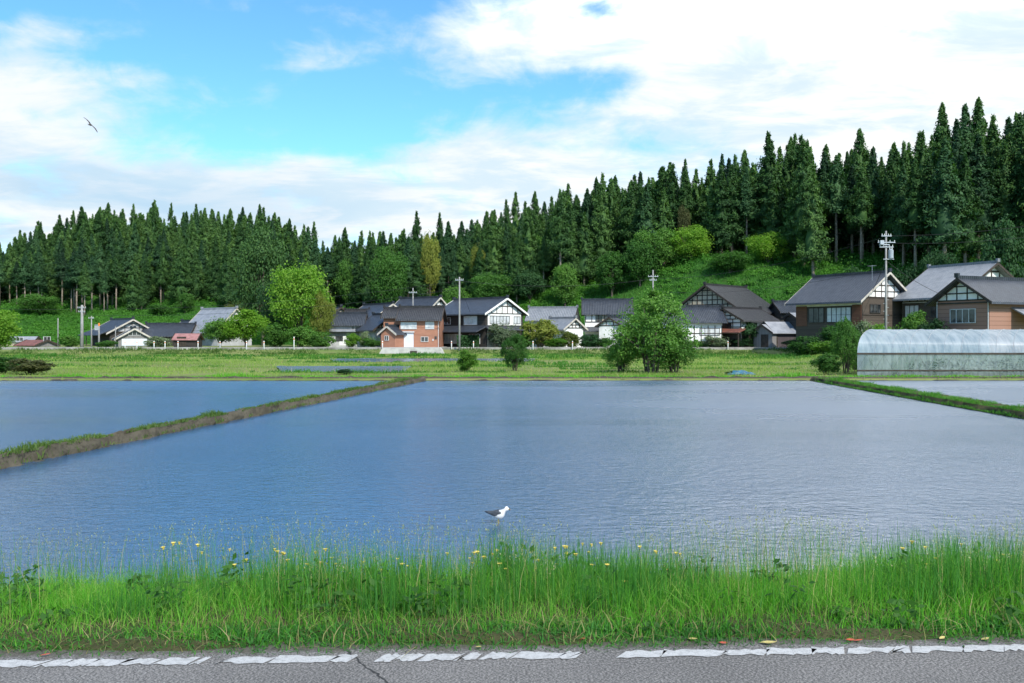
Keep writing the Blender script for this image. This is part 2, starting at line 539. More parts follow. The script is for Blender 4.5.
M_asphalt = asphalt_mat()
M_paint = paint_mat()
M_fieldsoil = ground_mat('field_turf', [(0.10, 0.16, 0.035), (0.19, 0.21, 0.075), (0.16, 0.13, 0.07)], 0.22, 1.5, (0.25, 1.0, 1.0))
M_hillsoil = ground_mat('hill_floor', [(0.030, 0.095, 0.016), (0.050, 0.14, 0.020), (0.035, 0.05, 0.015)], 0.06, 0.7)
M_soil = ground_mat('verge_soil', [(0.050, 0.058, 0.022), (0.075, 0.072, 0.035), (0.05, 0.042, 0.028)], 2.0, 30)
M_mud = ground_mat('drying_mud', [(0.095, 0.085, 0.064), (0.058, 0.052, 0.038), (0.028, 0.025, 0.018)], 1.2, 9)
M_farroad = ground_mat('far_road_surface', [(0.30, 0.29, 0.28), (0.36, 0.35, 0.33), (0.24, 0.23, 0.22)], 0.3, 2)


def water_mat(name, body, ior):
    m, k = new_mat(name)
    co = k.n('ShaderNodeTexCoord').outputs['Object']
    x, y, z = k.sep(co)
    gust = k.noise(k.scale(co, (0.35, 0.9, 1)), 0.10, 4, 0.55, 0.4)
    w1 = k.noise(k.scale(co, (1.0, 1.5, 1)), 4.6, 4, 0.62, 0.2)
    w2 = k.noise(k.scale(co, (1.0, 1.4, 1)), 15.0, 3, 0.6, 0.1)
    w3 = k.noise(k.scale(co, (1.0, 1.5, 1)), 0.55, 2, 0.5)
    h = k.math('ADD', k.math('MULTIPLY', w1, 0.55), k.math('ADD', k.math('MULTIPLY', w2, 0.18), k.math('MULTIPLY', w3, 0.35)))
    gust = k.math('ADD', gust, k.math('ADD', k.smooth(x, -4.0, 12.0, -0.06, 0.10), k.smooth(y, 9.0, 40.0, -0.08, 0.06)))   # the breeze roughens the open right side
    amp = k.smooth(gust, 0.30, 0.75, 0.5, 1.5)
    h = k.math('MULTIPLY', h, amp)
    b = principled(k, body, k.smooth(gust, 0.3, 0.75, 0.14, 0.32), 0.5, 0, h, 1.0, 0.072)
    b.inputs['IOR'].default_value = ior
    return m


M_water = water_mat('paddy_water', (0.018, 0.068, 0.140), 2.4)
M_fieldwater = water_mat('muddy_field_water', (0.085, 0.085, 0.075), 1.7)


def plastic_mat(name, c1, c2, clear):
    m, k = new_mat(name)
    co = k.n('ShaderNodeTexCoord').outputs['Object']
    x, y, z = k.sep(co)
    n = k.noise(k.scale(co, (2.6, 0.3, 0.5)), 1.6, 5, 0.65)
    n2 = k.noise(co, 0.7, 4, 0.6)
    col = k.mix(k.smooth(k.math('ADD', k.math('MULTIPLY', n, 0.6), k.math('MULTIPLY', n2, 0.4)), 0.38, 0.66), c1, c2)
    d = k.n('ShaderNodeBsdfDiffuse'); k.put(d.inputs['Color'], col)
    t = k.n('ShaderNodeBsdfTranslucent'); k.put(t.inputs['Color'], col)
    tr = k.n('ShaderNodeBsdfTransparent')
    gl = k.n('ShaderNodeBsdfGlossy'); gl.inputs['Roughness'].default_value = 0.5
    bn = k.n('ShaderNodeBump'); bn.inputs['Strength'].default_value = 0.4; bn.inputs['Distance'].default_value = 0.06
    k.put(bn.inputs['Height'], n); k.t.links.new(bn.outputs[0], gl.inputs['Normal']); k.t.links.new(bn.outputs[0], d.inputs['Normal']); k.t.links.new(bn.outputs[0], t.inputs['Normal'])
    def mx(f, a, b_):
        q = k.n('ShaderNodeMixShader'); k.put(q.inputs[0], f)
        k.t.links.new(a.outputs[0], q.inputs[1]); k.t.links.new(b_.outputs[0], q.inputs[2]); return q
    lw = k.n('ShaderNodeLayerWeight'); lw.inputs[0].default_value = 0.35
    s_ = mx(0.5, d, t)
    s_ = mx(clear, s_, tr)
    s_ = mx(k.math('MULTIPLY_ADD', lw.outputs['Fresnel'], 0.10, 0.0), s_, gl)
    k.t.links.new(s_.outputs[0], k.out.inputs[0])
    return m


M_film = plastic_mat('greenhouse_film', (0.60, 0.70, 0.76), (0.28, 0.40, 0.48), 0.42)
M_film_side = plastic_mat('dusty_side_film', (0.40, 0.46, 0.46), (0.16, 0.22, 0.20), 0.46)

# ------------------------------------------------------------------ the ground
# per picture column: hill foot, forest edge, crest: distance and ground height
HILL = np.array([
    # px     F    zF    E    zE    C    zC
    (-700, 205, -0.3, 240, 7.0, 330, 8.5),
    (-300, 205, -0.3, 240, 7.0, 330, 8.5),
    (-60,  205, -0.3, 240, 7.5, 330, 9.5),
    (40,   205, -0.3, 240, 8.0, 340, 21.0),
    (110,  205, -0.3, 240, 8.0, 345, 30.0),
    (250,  200, -0.3, 235, 8.0, 330, 25.0),
    (330,  195, -0.3, 230, 7.5, 300, 13.5),
    (410,  195, -0.3, 225, 7.5, 290, 18.0),
    (500,  190, -0.3, 215, 10., 275, 18.5),
    (600,  182, -0.3, 205, 12., 258, 21.0),
    (700,  168, -0.2, 196, 18., 240, 24.0),
    (800,  156,  0.0, 185, 17., 225, 25.0),
    (900,  148,  0.3, 170, 14., 205, 24.0),
    (1000, 138,  0.5, 156, 13., 180, 22.0),
    (1100, 135,  0.5, 152, 13., 178, 23.0),
    (1700, 135,  0.5, 152, 13., 178, 22.0)])


def hill_at(px):
    return [np.interp(px, HILL[:, 0], HILL[:, i]) for i in range(1, 7)]


def base_z(x, y):
    """fields and village floor, before the hill starts"""
    y = np.asarray(y, float); x = np.asarray(x, float)
    prof = np.interp(y, [49, 70, 100, 125, 138.5, 142, 150, 200], [-0.68, -0.82, -1.05, -1.25, -1.30, -0.62, -0.58, -0.4])
    px = HX + F * x / y
    right = np.interp(px, [790, 900], [0.0, 1.0])
    return prof + right * np.interp(y, [60, 84, 110], [0, 0.5, 1.2])


def hz(x, y):
    x = np.asarray(x, float); y = np.asarray(y, float)
    px = HX + F * x / np.maximum(y, 1)
    f, zf, e, ze, c, zc = hill_at(px)
    b = base_z(x, y)
    t1 = np.clip((y - f) / (e - f), 0, 1)
    t2 = np.clip((y - e) / (c - e), 0, 1)
    t3 = np.clip((y - c) / 200, 0, 1)
    s1 = t1 * t1 * (3 - 2 * t1) * 0.5 + t1 * 0.5
    h = b * (1 - s1) + ze * s1 + (zc - ze) * t2 - 12 * t3
    amp = np.clip((y - f) / 30, 0, 1)
    nz = np.sin(x * 0.11 + 1.3) * np.cos(y * 0.09) + 0.6 * np.sin(x * 0.23 + y * 0.19)
    return h + nz * amp * 0.8


def HZ(x, y): return float(hz(x, y))


def grid_mesh(name, P, mat):
    ny, nx = P.shape[:2]
    idx = np.arange(ny * nx).reshape(ny, nx)
    f = np.stack([idx[:-1, :-1], idx[:-1, 1:], idx[1:, 1:], idx[1:, :-1]], -1).reshape(-1, 4)
    me = np_mesh(name, P.reshape(-1, 3), f)
    smooth(me)
    return link(name, me, mat)


# one sheet to the horizon under everything
me = np_mesh('ground', [(-6000, -3000, -1.75), (6000, -3000, -1.75), (6000, 9000, -1.75), (-6000, 9000, -1.75)], [(0, 1, 2, 3)])
tag(link('ground', me, M_fieldsoil), kind='structure')

ys = np.concatenate([np.linspace(49.3, 145, 70), np.linspace(148, 420, 100), np.linspace(430, 700, 12)])
ts = np.linspace(-1.25, 1.25, 240)
YY, TT = np.meshgrid(ys, ts, indexing='ij')
XX = YY * TT
ZZ = hz(XX, YY)
bump = np.sin(XX * 0.9) * np.sin(YY * 0.7) * 0.03
ZZ = ZZ + bump
P = np.stack([XX, YY, ZZ], -1)
front = P[:1].copy(); front[..., 2] = -1.1; front[..., 1] -= 0.05
P = np.concatenate([front, P], 0)
terr = grid_mesh('terrain', P, None)
terr.data.materials.append(M_fieldsoil); terr.data.materials.append(M_hillsoil)
cy = (YY[:-1, :-1] + YY[1:, 1:]) / 2; cx = (XX[:-1, :-1] + XX[1:, 1:]) / 2
fpx = HX + F * cx / cy
hillmask = (cy > hill_at(fpx)[0] - 4).astype(np.int32)
mi = np.concatenate([np.zeros((1, hillmask.shape[1]), np.int32), hillmask], 0)
terr.data.polygons.foreach_set('material_index', mi.ravel())
tag(terr, kind='structure')


# road and verge
def edge(x): return 4.816 + 0.0445 * x            # outer edge of the white line
xs = np.linspace(-60, 60, 241)
P = np.stack([np.stack([xs, np.full_like(xs, -9.0), np.zeros_like(xs)], -1),
              np.stack([xs, edge(xs) + 0.30, np.zeros_like(xs)], -1)], 0)
tag(grid_mesh('road', P, M_asphalt), kind='structure')
offs = [0.1, 0.20, 0.36, 0.8, 1.5, 2.3, 2.9, 3.4, 4.1]
zo = [-0.02, 0.015, 0.02, 0.0, -0.12, -0.35, -0.62, -0.85, -1.2]
xs2 = np.linspace(-60, 60, 481)
rows = []
for o_, z_ in zip(offs, zo):
    wob = 0.10 * np.sin(xs2 * 1.7 + o_ * 3) + 0.05 * np.sin(xs2 * 5.3 + o_) if o_ > 0.22 else 0
    rows.append(np.stack([xs2, edge(xs2) + o_ + wob * 0.6, z_ + 0.02 * np.sin(xs2 * 3.1 + o_ * 9)], -1))
tag(grid_mesh('verge', np.stack(rows, 0), M_soil), kind='structure')

# worn white edge line: cracked into slanting plates, with gaps where it has flaked off
line = MB()
x = -30.0
rl = random.Random(11)
gaps = [(-1.62, -1.545), (-0.86, -0.72), (0.335, 0.545), (-6.2, -5.9), (5.2, 5.5)]
while x < 30:
    w = rl.uniform(0.08, 0.30)
    x1 = x + w
    for a, b in gaps:
        if a <= x < b: x = b; x1 = x + w
        if x < a < x1: x1 = a
    if x1 - x > 0.03:
        sk0, sk1 = rl.uniform(0.03, 0.09), rl.uniform(0.03, 0.09)
        lo = edge(x) - 0.112 + rl.uniform(-.008, .012)
        n = 7
        bot = [(x + (x1 - x) * i / n, edge(x + (x1 - x) * i / n) - 0.112 + rl.uniform(-.006, .01), 0.004) for i in range(n + 1)]
        bot[1:-1] = [(a_ + rl.uniform(-.012, .012), b_ + rl.choice([0, 0, .012, .028]), c_) for a_, b_, c_ in bot[1:-1]]
        top = [(x + sk0 + (x1 - x + sk1 - sk0) * i / n, edge(x + sk0) + rl.uniform(-.022, .012), 0.004) for i in range(n, -1, -1)]
        line.add(bot + top, [tuple(range(2 * n + 2))])
    x = x1 + rl.choice([0.006, 0.009, 0.014, 0.024])
tag(line.build('road_marking', M_paint), kind='structure')

# paddy water: three flooded paddies at one level, parted by two dikes
WZ = -0.80
L0, L1 = Vector((-5.0, 49.0)), Vector((-12.2, 0.9))     # left dike centre line
R0, R1 = Vector((16.6, 48.0)), Vector((14.6, 6.0))      # right dike


def lerp_x(a, b, y): return a.x + (b.x - a.x) * (y - a.y) / (b.y - a.y)


def water(name, pts):
    me = np_mesh(name, [(p[0], p[1], WZ) for p in pts], [tuple(range(len(pts)))])
    return tag(link(name, me, M_water), kind='structure')


water('paddy_water', [(lerp_x(L0, L1, 6), 6), (lerp_x(R0, R1, 6), 6), (lerp_x(R0, R1, 49.6), 49.6), (lerp_x(L0, L1, 49.6), 49.6)])
water('paddy_water', [(-75, 6), (lerp_x(L0, L1, 6), 6), (lerp_x(L0, L1, 49.6), 49.6), (-75, 49.6)])
water('paddy_water', [(lerp_x(R0, R1, 6), 6), (75, 6), (75, 49.6), (lerp_x(R0, R1, 49.6), 49.6)])
# smaller flooded strips among the far fields
def flat_water(px0, px1, y0, y1):
    n = 40
    near = [(X(px0 + (px1 - px0) * i / n, y0), y0 + 0.06 * (y1 - y0) * mnoise.noise(Vector((i * .45, y0, 1)))) for i in range(n + 1)]
    far = [(X(px0 - 6 + (px1 - px0 + 14) * i / n, y1), y1 + 0.14 * (y1 - y0) * mnoise.noise(Vector((i * .35, y1, 4)))) for i in range(n, -1, -1)]
    pts = near + far
    zz = max(HZ(*p) for p in pts) + 0.03
    me = np_mesh('field_water', [(p[0], p[1], zz) for p in pts], [tuple(range(len(pts)))])
    tag(link('field_water', me, M_fieldwater), kind='structure')
    return (px0 + 2, px1 - 2, y0 + 0.5, y1 - 0.8)
WET = [flat_water(282, 404, 59, 70), flat_water(335, 530, 88, 101)]


def dike(name, a, b, half, hgt, mat, seed):
    d = (b - a).normalized(); nrm = Vector((-d.y, d.x))
    n = 420
    prof = [(-1.25, -0.35), (-1.0, -0.06), (-0.86, 0.16), (-0.62, 0.86), (-0.3, 1.0), (0, 1.03), (0.3, 1.0), (0.62, 0.86), (0.86, 0.16), (1.0, -0.06), (1.25, -0.35)]
    rows = []
    for i in range(n + 1):
        p = a + (b - a) * (i / n)
        row = []
        for j, (u, v) in enumerate(prof):
            nx = mnoise.noise(Vector((p.x * 1.3 + seed, p.y * 1.3, j * 0.9))) * 0.16 + mnoise.noise(Vector((p.x * 5 + seed, p.y * 5, j * 2.1))) * 0.13
            row.append((p.x + nrm.x * (u * half + nx * 0.8), p.y + nrm.y * (u * half + nx * 0.8), WZ + v * hgt + nx * 0.5))
        rows.append(row)
    return tag(grid_mesh(name, np.array(rows), mat), kind='structure')


dike('earth_dike', L0 + Vector((.15, 1)), L1, 0.27, 0.21, M_mud, 3.0)
dike('grass_dike', R0 + Vector((.05, 1.2)), R1, 0.45, 0.22, M_soil, 9.0)
# far bund in front of the fields
dike('field_bund', Vector((-75, 49.6)), Vector((75, 49.6)), 0.35, 0.17, M_mud, 21.0)

# far road with its concrete edge
ry0, ry1 = 143.0, 148.5
rx0, rx1 = X(-200, 145), X(868, 145)
xs = np.linspace(rx0, rx1, 60)
P = np.stack([np.stack([xs, np.full_like(xs, ry0), np.full_like(xs, -0.32)], -1), np.stack([xs, np.full_like(xs, ry1), np.full_like(xs, -0.30)], -1)], 0)
tag(grid_mesh('far_road', P, M_farroad), kind='structure')
mb = MB()
xk = rx0
while xk < rx1:
    mb.box(xk, xk + 1.98, ry0 - 0.22, ry0 - 0.004, -1.2, -0.27)
    xk += 2.0
tag(mb.build('far_road_kerb', M_kerb), kind='structure')

# ------------------------------------------------------------------ plants
def unit(a): return a / np.maximum(np.linalg.norm(a, axis=-1, keepdims=True), 1e-9)


def leaf_quads(c, nrm, size, asp=0.55, r=rng, droop=None):
    """small pointed leaf faces at c, each its own island"""
    n = len(c)
    t = unit(r.normal(size=(n, 3)) if droop is None else droop + 0.35 * r.normal(size=(n, 3)))
    nn = unit(nrm + 0.55 * r.normal(size=(n, 3)))
    b = unit(np.cross(nn, t)); t = np.cross(b, nn)
    s = (size * r.uniform(0.65, 1.3, n))[:, None]
    v = np.stack([c - t * s, c + b * s * asp, c + t * s, c - b * s * asp], 1)
    v[:, 1] += nn * s * 0.15; v[:, 3] += nn * s * 0.15
    return v.reshape(-1, 3), np.arange(n * 4).reshape(-1, 4)


def cedar_meshes(seed, H=22.0, Rm=3.0, crown0=0.4, lean=0.0):
    r = np.random.default_rng(seed)
    base = H * crown0
    nb = 170
    s = np.sort(r.uniform(0, 1, nb) ** 0.9)
    zc = base + (H - base) * s
    prof = np.minimum(1.0, (s + 0.08) / 0.18) * (1 - s) ** 1.0 + 0.035
    ln = Rm * prof * r.uniform(0.72, 1.18, nb)
    az = r.uniform(0, 2 * np.pi, nb)
    out = np.stack([np.cos(az), np.sin(az), np.zeros(nb)], -1)
    ln *= 1 + 0.22 * np.sin(zc * 2.6 + seed) * prof + 0.16 * np.sin(az * 3 + zc * 0.7)
    C, N, D_ = [], [], []
    for i in range(nb):
        m = int(14 + 50 * prof[i])
        u = r.uniform(0.45, 1.0, m) ** 0.7
        c = np.array([0, 0, zc[i]]) + out[i] * (ln[i] * u)[:, None]
        c[:, 2] += ln[i] * (0.24 * u ** 2 - 0.16 * u) + r.normal(0, 0.30, m) - 0.25 * ln[i] * (1 - s[i])
        c[:, :2] += r.normal(0, 0.07 + 0.42 * prof[i], (m, 2))
        C.append(c)
        N.append(np.tile(out[i] * 0.8 + np.array([0, 0, 0.7]), (m, 1)))
        D_.append(np.tile(out[i] * 0.5 + np.array([0, 0, 0.75]), (m, 1)))
    C, N, D_ = np.concatenate(C), np.concatenate(N), np.concatenate(D_)
    v, f = leaf_quads(C, N, 0.30, 0.40, r, D_)
    # opaque inner core, added to stop light and sight passing through the crown
    rings, seg = 9, 8
    cv = []
    for i in range(rings):
        t = i / (rings - 1)
        pr = (min(1.0, (t + 0.08) / 0.18) * (1 - t) ** 1.0 + 0.01) * Rm * 0.55
        for j in range(seg):
            a = 2 * np.pi * j / seg
            q = pr * r.uniform(0.75, 1.2)
            cv.append((q * math.cos(a), q * math.sin(a), base + 0.3 + (H * 0.90 - base - 0.3) * t))
    cv = np.array(cv)
    cf = np.array([(i * seg + j, i * seg + (j + 1) % seg, (i + 1) * seg + (j + 1) % seg, (i + 1) * seg + j) for i in range(rings - 1) for j in range(seg)])
    f = np.concatenate([f, cf + len(v)]); v = np.concatenate([v, cv])
    crown = np_mesh('cedar_crown', v, f)
    tb = MB()
    tb.tube([(0, 0, -1.2), (0.05, 0.03, H * 0.25), (-0.06, 0.05, H * 0.5), (0, 0, H * 0.9)], [0.36, 0.27, 0.2, 0.05], 7)
    for _ in range(7):                               # dead snags below the crown
        a = r.uniform(0, 6.28); zz = r.uniform(base * 0.55, base * 1.05)
        tb.tube([(0, 0, zz), (math.cos(a) * 1.1, math.sin(a) * 1.1, zz + r.uniform(-.3, .2))], [0.05, 0.02], 4, False)
    trunk = bpy.data.meshes.new('cedar_trunk'); trunk.from_pydata(tb.v, [], tb.f); trunk.update(); smooth(trunk)
    return trunk, crown, (v, f), (np.array(tb.v, float), tb.f)


def broad_meshes(seed, shape=(1, 1, 1), lobes=16, leaves=4500, leaf=0.05, crown0=0.25, stems=1, spread=0.85, gap=0.0, spiky=False):
    """unit broadleaf tree or bush: total height 1, crown width ~1; scaled by the caller"""
    r = np.random.default_rng(seed)
    ch = 1 - crown0
    cen = []
    tries = 0
    while len(cen) < lobes and tries < 5000:
        tries += 1
        p = r.uniform(-1, 1, 3)
        q = np.linalg.norm(p)
        if q > 1 or q < 0.35: continue
        if any(np.linalg.norm(p - c) < 0.33 for c in cen): continue
        cen.append(p)
    cen = np.array(cen)
    cen[:, 0] *= 0.5 * spread * 0.78; cen[:, 1] *= 0.5 * spread * 0.78
    cen[:, 2] = crown0 + ch * (0.48 + 0.40 * cen[:, 2])
    C, N = [], []
    rad = r.uniform(0.10, 0.185, len(cen))
    w = rad ** 2 / np.sum(rad ** 2)
    for c, ra, ww in zip(cen, rad, w):
        m = max(10, int(leaves * ww))
        d = unit(r.normal(size=(m, 3)))
        d[:, 2] = np.where((d[:, 2] < -0.25) & (r.uniform(size=m) < 0.6), -d[:, 2], d[:, 2])
        rr = ra * r.uniform(0.55, 1.12, m) * (1 + 0.25 * np.sin(d[:, 0] * 5 + seed) * np.cos(d[:, 2] * 6))
        C.append(c + d * rr[:, None] * np.array([1.05, 1.05, 0.82 * ch + 0.1]))
        N.append(d * 0.7 + np.array([0, 0, 0.6]))
    # stray twigs
    m = int(leaves * (0.16 if spiky else 0.08))
    d = unit(r.normal(size=(m, 3)))
    C.append(np.array([0, 0, crown0 + ch * 0.5]) + d * np.array([0.5 * spread, 0.5 * spread, 0.5 * ch]) * r.uniform(0.55, 1.03, m)[:, None]); N.append(d)
    C, N = np.concatenate(C), np.concatenate(N)
    C[:, 2] = np.maximum(C[:, 2], 0.01)
    if spiky:
        tp = np.interp(C[:, 2], [0, 0.35, 0.7, 1.0], [0.95, 1.12, 0.85, 0.45])
        C[:, 0] *= tp; C[:, 1] *= tp
        C[:, 0] -= 0.06 * C[:, 2]
    if gap: 
        keep = np.array([mnoise.noise(Vector(c * 6)) for c in C]) > -gap
        C, N = C[keep], N[keep]
    v, f = leaf_quads(C, N, leaf, 0.6, r)
    crown = np_mesh('crown', v, f)
    tb = MB()
    for s_ in range(stems):
        a0 = 2 * math.pi * s_ / max(stems, 1)
        o = 0.0 if stems == 1 else 0.05
        bx, by = o * math.cos(a0), o * math.sin(a0)
        tx, ty = (0, 0) if stems == 1 else (0.2 * math.cos(a0), 0.2 * math.sin(a0))
        top = crown0 + ch * (0.55 if stems == 1 else r.uniform(0.35, 0.6))
        tr = 0.022 if stems == 1 else 0.013
        tb.tube([(bx, by, -0.06), (bx + (tx - bx) * .3, by + (ty - by) * .3, top * 0.4), (tx, ty, top)], [tr * 1.4, tr, tr * 0.5], 7, False)
    for c in cen[:: 2]:
        z0 = max(0.08, crown0 * 0.8)
        mid = (c[0] * 0.4, c[1] * 0.4, z0 + (c[2] - z0) * 0.6)
        tb.tube([(0, 0, z0), mid, tuple(c)], [0.014, 0.009, 0.004], 5, False)
    trunk = bpy.data.meshes.new('trunk'); trunk.from_pydata(tb.v, [], tb.f); trunk.update(); smooth(trunk)
    return trunk, crown


def blade_mesh(name, pos, hgt, wid, lean, az, r=rng, curl=1.0):
    n = len(pos)
    d = np.stack([np.cos(az), np.sin(az), np.zeros(n)], -1)
    fa = r.uniform(0, 2 * np.pi, n)
    b = np.stack([np.cos(fa), np.sin(fa), np.zeros(n)], -1)
    lv = []
    for t, wf in ((0, 1.0), (0.4, 0.85), (0.75, 0.55), (1.0, 0.08)):
        c = pos + d * (lean * hgt * t ** (1 + curl))[:, None]
        c[:, 2] += hgt * (t - 0.35 * lean * t * t)
        lv.append(np.stack([c - b * (wid * wf / 2)[:, None], c + b * (wid * wf / 2)[:, None]], 1))
    v = np.stack(lv, 1).reshape(-1, 3)
    i = np.arange(n)[:, None] * 8
    f = np.concatenate([i + np.array([0, 1, 3, 2]), i + np.array([2, 3, 5, 4]), i + np.array([4, 5, 7, 6])], 1).reshape(-1, 4)
    return np_mesh(name, v, f)


# --- forest on the hill
ced = []
for i, (H, Rm, c0) in enumerate([(22, 4.1, .24), (24, 3.6, .42), (20, 4.2, .14), (23, 3.4, .48), (25, 4.3, .20), (19, 3.9, .08), (22, 3.5, .52)]):
    t_, c_, raw, traw = cedar_meshes(100 + i, H, Rm, c0)
    t_.materials.append(M_bark); c_.materials.append(M_cedar if i % 3 else M_cedar2)
    ced.append((t_, c_, raw, H, Rm, c0, traw))

BROAD_SPOTS = []   # filled below, keeps cedars off the places where pale trees stand


def forest_positions():
    r = np.random.default_rng(5)
    out = []
    sp = 4.7
    y = 148.0
    while y < 400:
        tlim = 0.80
        x = -tlim * y
        while x < tlim * y:
            jx, jy = x + r.uniform(-.42, .42) * sp, y + r.uniform(-.42, .42) * sp
            px = HX + F * jx / jy
            f, zf, e, ze, c, zc = hill_at(px)
            e2 = e + 5 * math.sin(px * 0.045) + 3 * math.sin(px * 0.13)
            if e2 < jy < c + 34 and not (330 < px < 350 and jy < e + 12):
                out.append((jx, jy, px, (jy - e2) / (c - e2)))
            x += sp
        y += sp * 0.92
    return out, r


POS, rf = forest_positions()
HOLES = [(388, 222, 20, 14), (655, 199, 38, 10), (690, 199, 30, 9), (612, 200, 24, 10), (770, 188, 24, 8), (430, 228, 10, 8), (1005, 158, 20, 6)]
trees = []
for (x, y, px, t) in POS:
    if any(abs(px - a) < w and abs(y - D) < dd for a, D, w, dd in HOLES):
        continue
    if t < 0.14 and (px < 112 or 735 < px < 885) and rf.random() < 0.95: k = rf.choice([1, 3, 6, 3, 6])
    elif t < 0.14: k = rf.choice([0, 2, 4, 5, 2, 5, 1, 0])
    else: k = rf.choice([0, 2, 4, 5, 0, 1, 2, 5] if t > .2 else [0, 1, 2, 3, 4, 5, 6])
    sc = rf.uniform(0.62, 1.08)
    if px < 560: sc *= np.interp(t, [0, .45], [0.74, 0.96])
    if px < 90: sc *= np.interp(px, [-50, 90], [0.80, 1.0])
    if px > 560: sc = max(sc, rf.uniform(0.78, 1.0))
    if px > 930: sc *= rf.uniform(1.05, 1.2)
    if 310 < px < 470 and t > .3: sc *= rf.uniform(0.72, 0.95)
    trees.append([x, y, HZ(x, y), int(k), sc, sc * rf.uniform(0.88, 1.18), rf.uniform(0, 6.28), px, t])

# which 300 show largest: paint the crowns front to back on a coarse grid
GW, GH = 512, 342
taken = np.zeros((GH, GW), bool)
order = sorted(range(len(trees)), key=lambda i: trees[i][1])
vis = np.zeros(len(trees))
for i in order:
    x, y, z, k, s, sw, a, px, t = trees[i]
    H = ced[k][3] * s; Rm = ced[k][4] * sw; c0 = ced[k][5]
    top = HY - (z + H - EYE) / y * F; bot = HY - (z + H * c0 - EYE) / y * F; hw = Rm / y * F
    r0, r1 = int(max(0, top / 2)), int(min(GH - 1, bot / 2))
    for rr in range(r0, r1 + 1):
        f_ = (rr * 2 - top) / max(bot - top, 1)
        w = hw * min(1, 1.1 * max(f_, 0) ** 0.75)
        c0_, c1_ = int(max(0, (px - w) / 2)), int(min(GW, (px + w) / 2 + 1))
        if c1_ > c0_:
            seg = taken[rr, c0_:c1_]
            vis[i] += np.count_nonzero(~seg); seg[:] = True
rank = np.argsort(-vis)
IND = set(int(i) for i in rank[:300] if vis[i] > 0)

LAND = [(55, 'the low red-roofed cottage'), (120, 'the left utility pole cluster'), (205, 'the pink-roofed shed'), (285, 'the bright green roadside tree'), (345, 'the grey-walled cottage'),
        (395, 'the brick house'), (465, 'the tall lone pole'), (530, 'the white gabled house'), (600, 'the low white-walled house'), (680, 'the big bush by the paddy'),
        (735, 'the grid-gabled farmhouse'), (795, 'the bright green slope'), (860, 'the long dark-roofed farmhouse'), (915, 'the transformer pole'), (970, 'the grey-tiled roof'), (2000, 'the orange-walled house')]


def land(px):
    for lim, nm in LAND:
        if px < lim: return nm


ORD = ['first', 'second', 'third', 'fourth', 'fifth', 'sixth', 'seventh', 'eighth', 'ninth', 'tenth', 'eleventh', 'twelfth', 'thirteenth', 'fourteenth', 'fifteenth', 'sixteenth', 'seventeenth', 'eighteenth', 'nineteenth', 'twentieth']


def row_of(t): return 'bottom edge' if t < 0.14 else ('lower slope' if t < 0.38 else ('upper slope' if t < 0.72 else 'crest'))


buckets = {}
for i in IND:
    buckets.setdefault((land(trees[i][7]), row_of(trees[i][8])), []).append(i)
for (ld, rw), ids in buckets.items():
    ids.sort(key=lambda i: trees[i][7])
    for j, i in enumerate(ids):
        x, y, z, k, s, sw, a, px, t = trees[i]
        look = 'bare-trunked' if ced[k][5] > 0.4 else ('low-branched' if ced[k][5] < 0.2 else 'dark')
        e = empty('cedar_tree', (x, y, z), a)
        e.scale = (sw, sw, s)
        n = len(ids)
        w = 'only cedar' if n == 1 else f'{ORD[j] if j < len(ORD) else "last"} cedar from the left'
        lab = f'{look} {w} on the {rw} above {ld}'
        if len(lab.split()) > 16: lab = lab[len(look) + 1:]
        if len(lab.split()) > 16: lab = lab.replace(' from the left', '')
        tag(e, lab, 'tree', 'cedars of the hillside forest')
        link('trunk', ced[k][0], None, e); link('crown', ced[k][1], None, e)

# the remaining, mostly hidden cedars as one mass
vv, ff, off = [], [], 0
mat_i = []
tv, tf = [], []
for i in range(len(trees)):
    if i in IND: continue
    x, y, z, k, s, sw, a, px, t = trees[i]
    if vis[i] == 0 and (px < -160 or px > 1190): continue
    v, f = ced[k][2]
    nl = (len(v) - 72) // 4
    step = 3
    keepv = np.concatenate([v[:nl * 4].reshape(nl, 4, 3)[::step].reshape(-1, 3), v[nl * 4:]])
    nf = len(keepv[:-72]) // 4
    keepf = np.concatenate([np.arange(nf * 4).reshape(-1, 4), f[nl:] - nl * 4 + nf * 4])
    lv = keepv.copy()
    if step > 1:
        q = lv[:nf * 4].reshape(nf, 4, 3); c = q.mean(1, keepdims=True); q[:] = c + (q - c) * 1.65
    ca, sa = math.cos(a), math.sin(a)
    w = np.stack([(lv[:, 0] * ca - lv[:, 1] * sa) * sw + x, (lv[:, 0] * sa + lv[:, 1] * ca) * sw + y, lv[:, 2] * s + z], -1)
    vv.append(w); ff.append(keepf + off); off += len(w)
if vv:
    fm = np_mesh('forest', np.concatenate(vv), np.concatenate(ff))
    tag(link('forest', fm, M_cedar), 'dark mass of further cedars filling the hillside behind the nearer trunks', 'forest', kind='stuff')

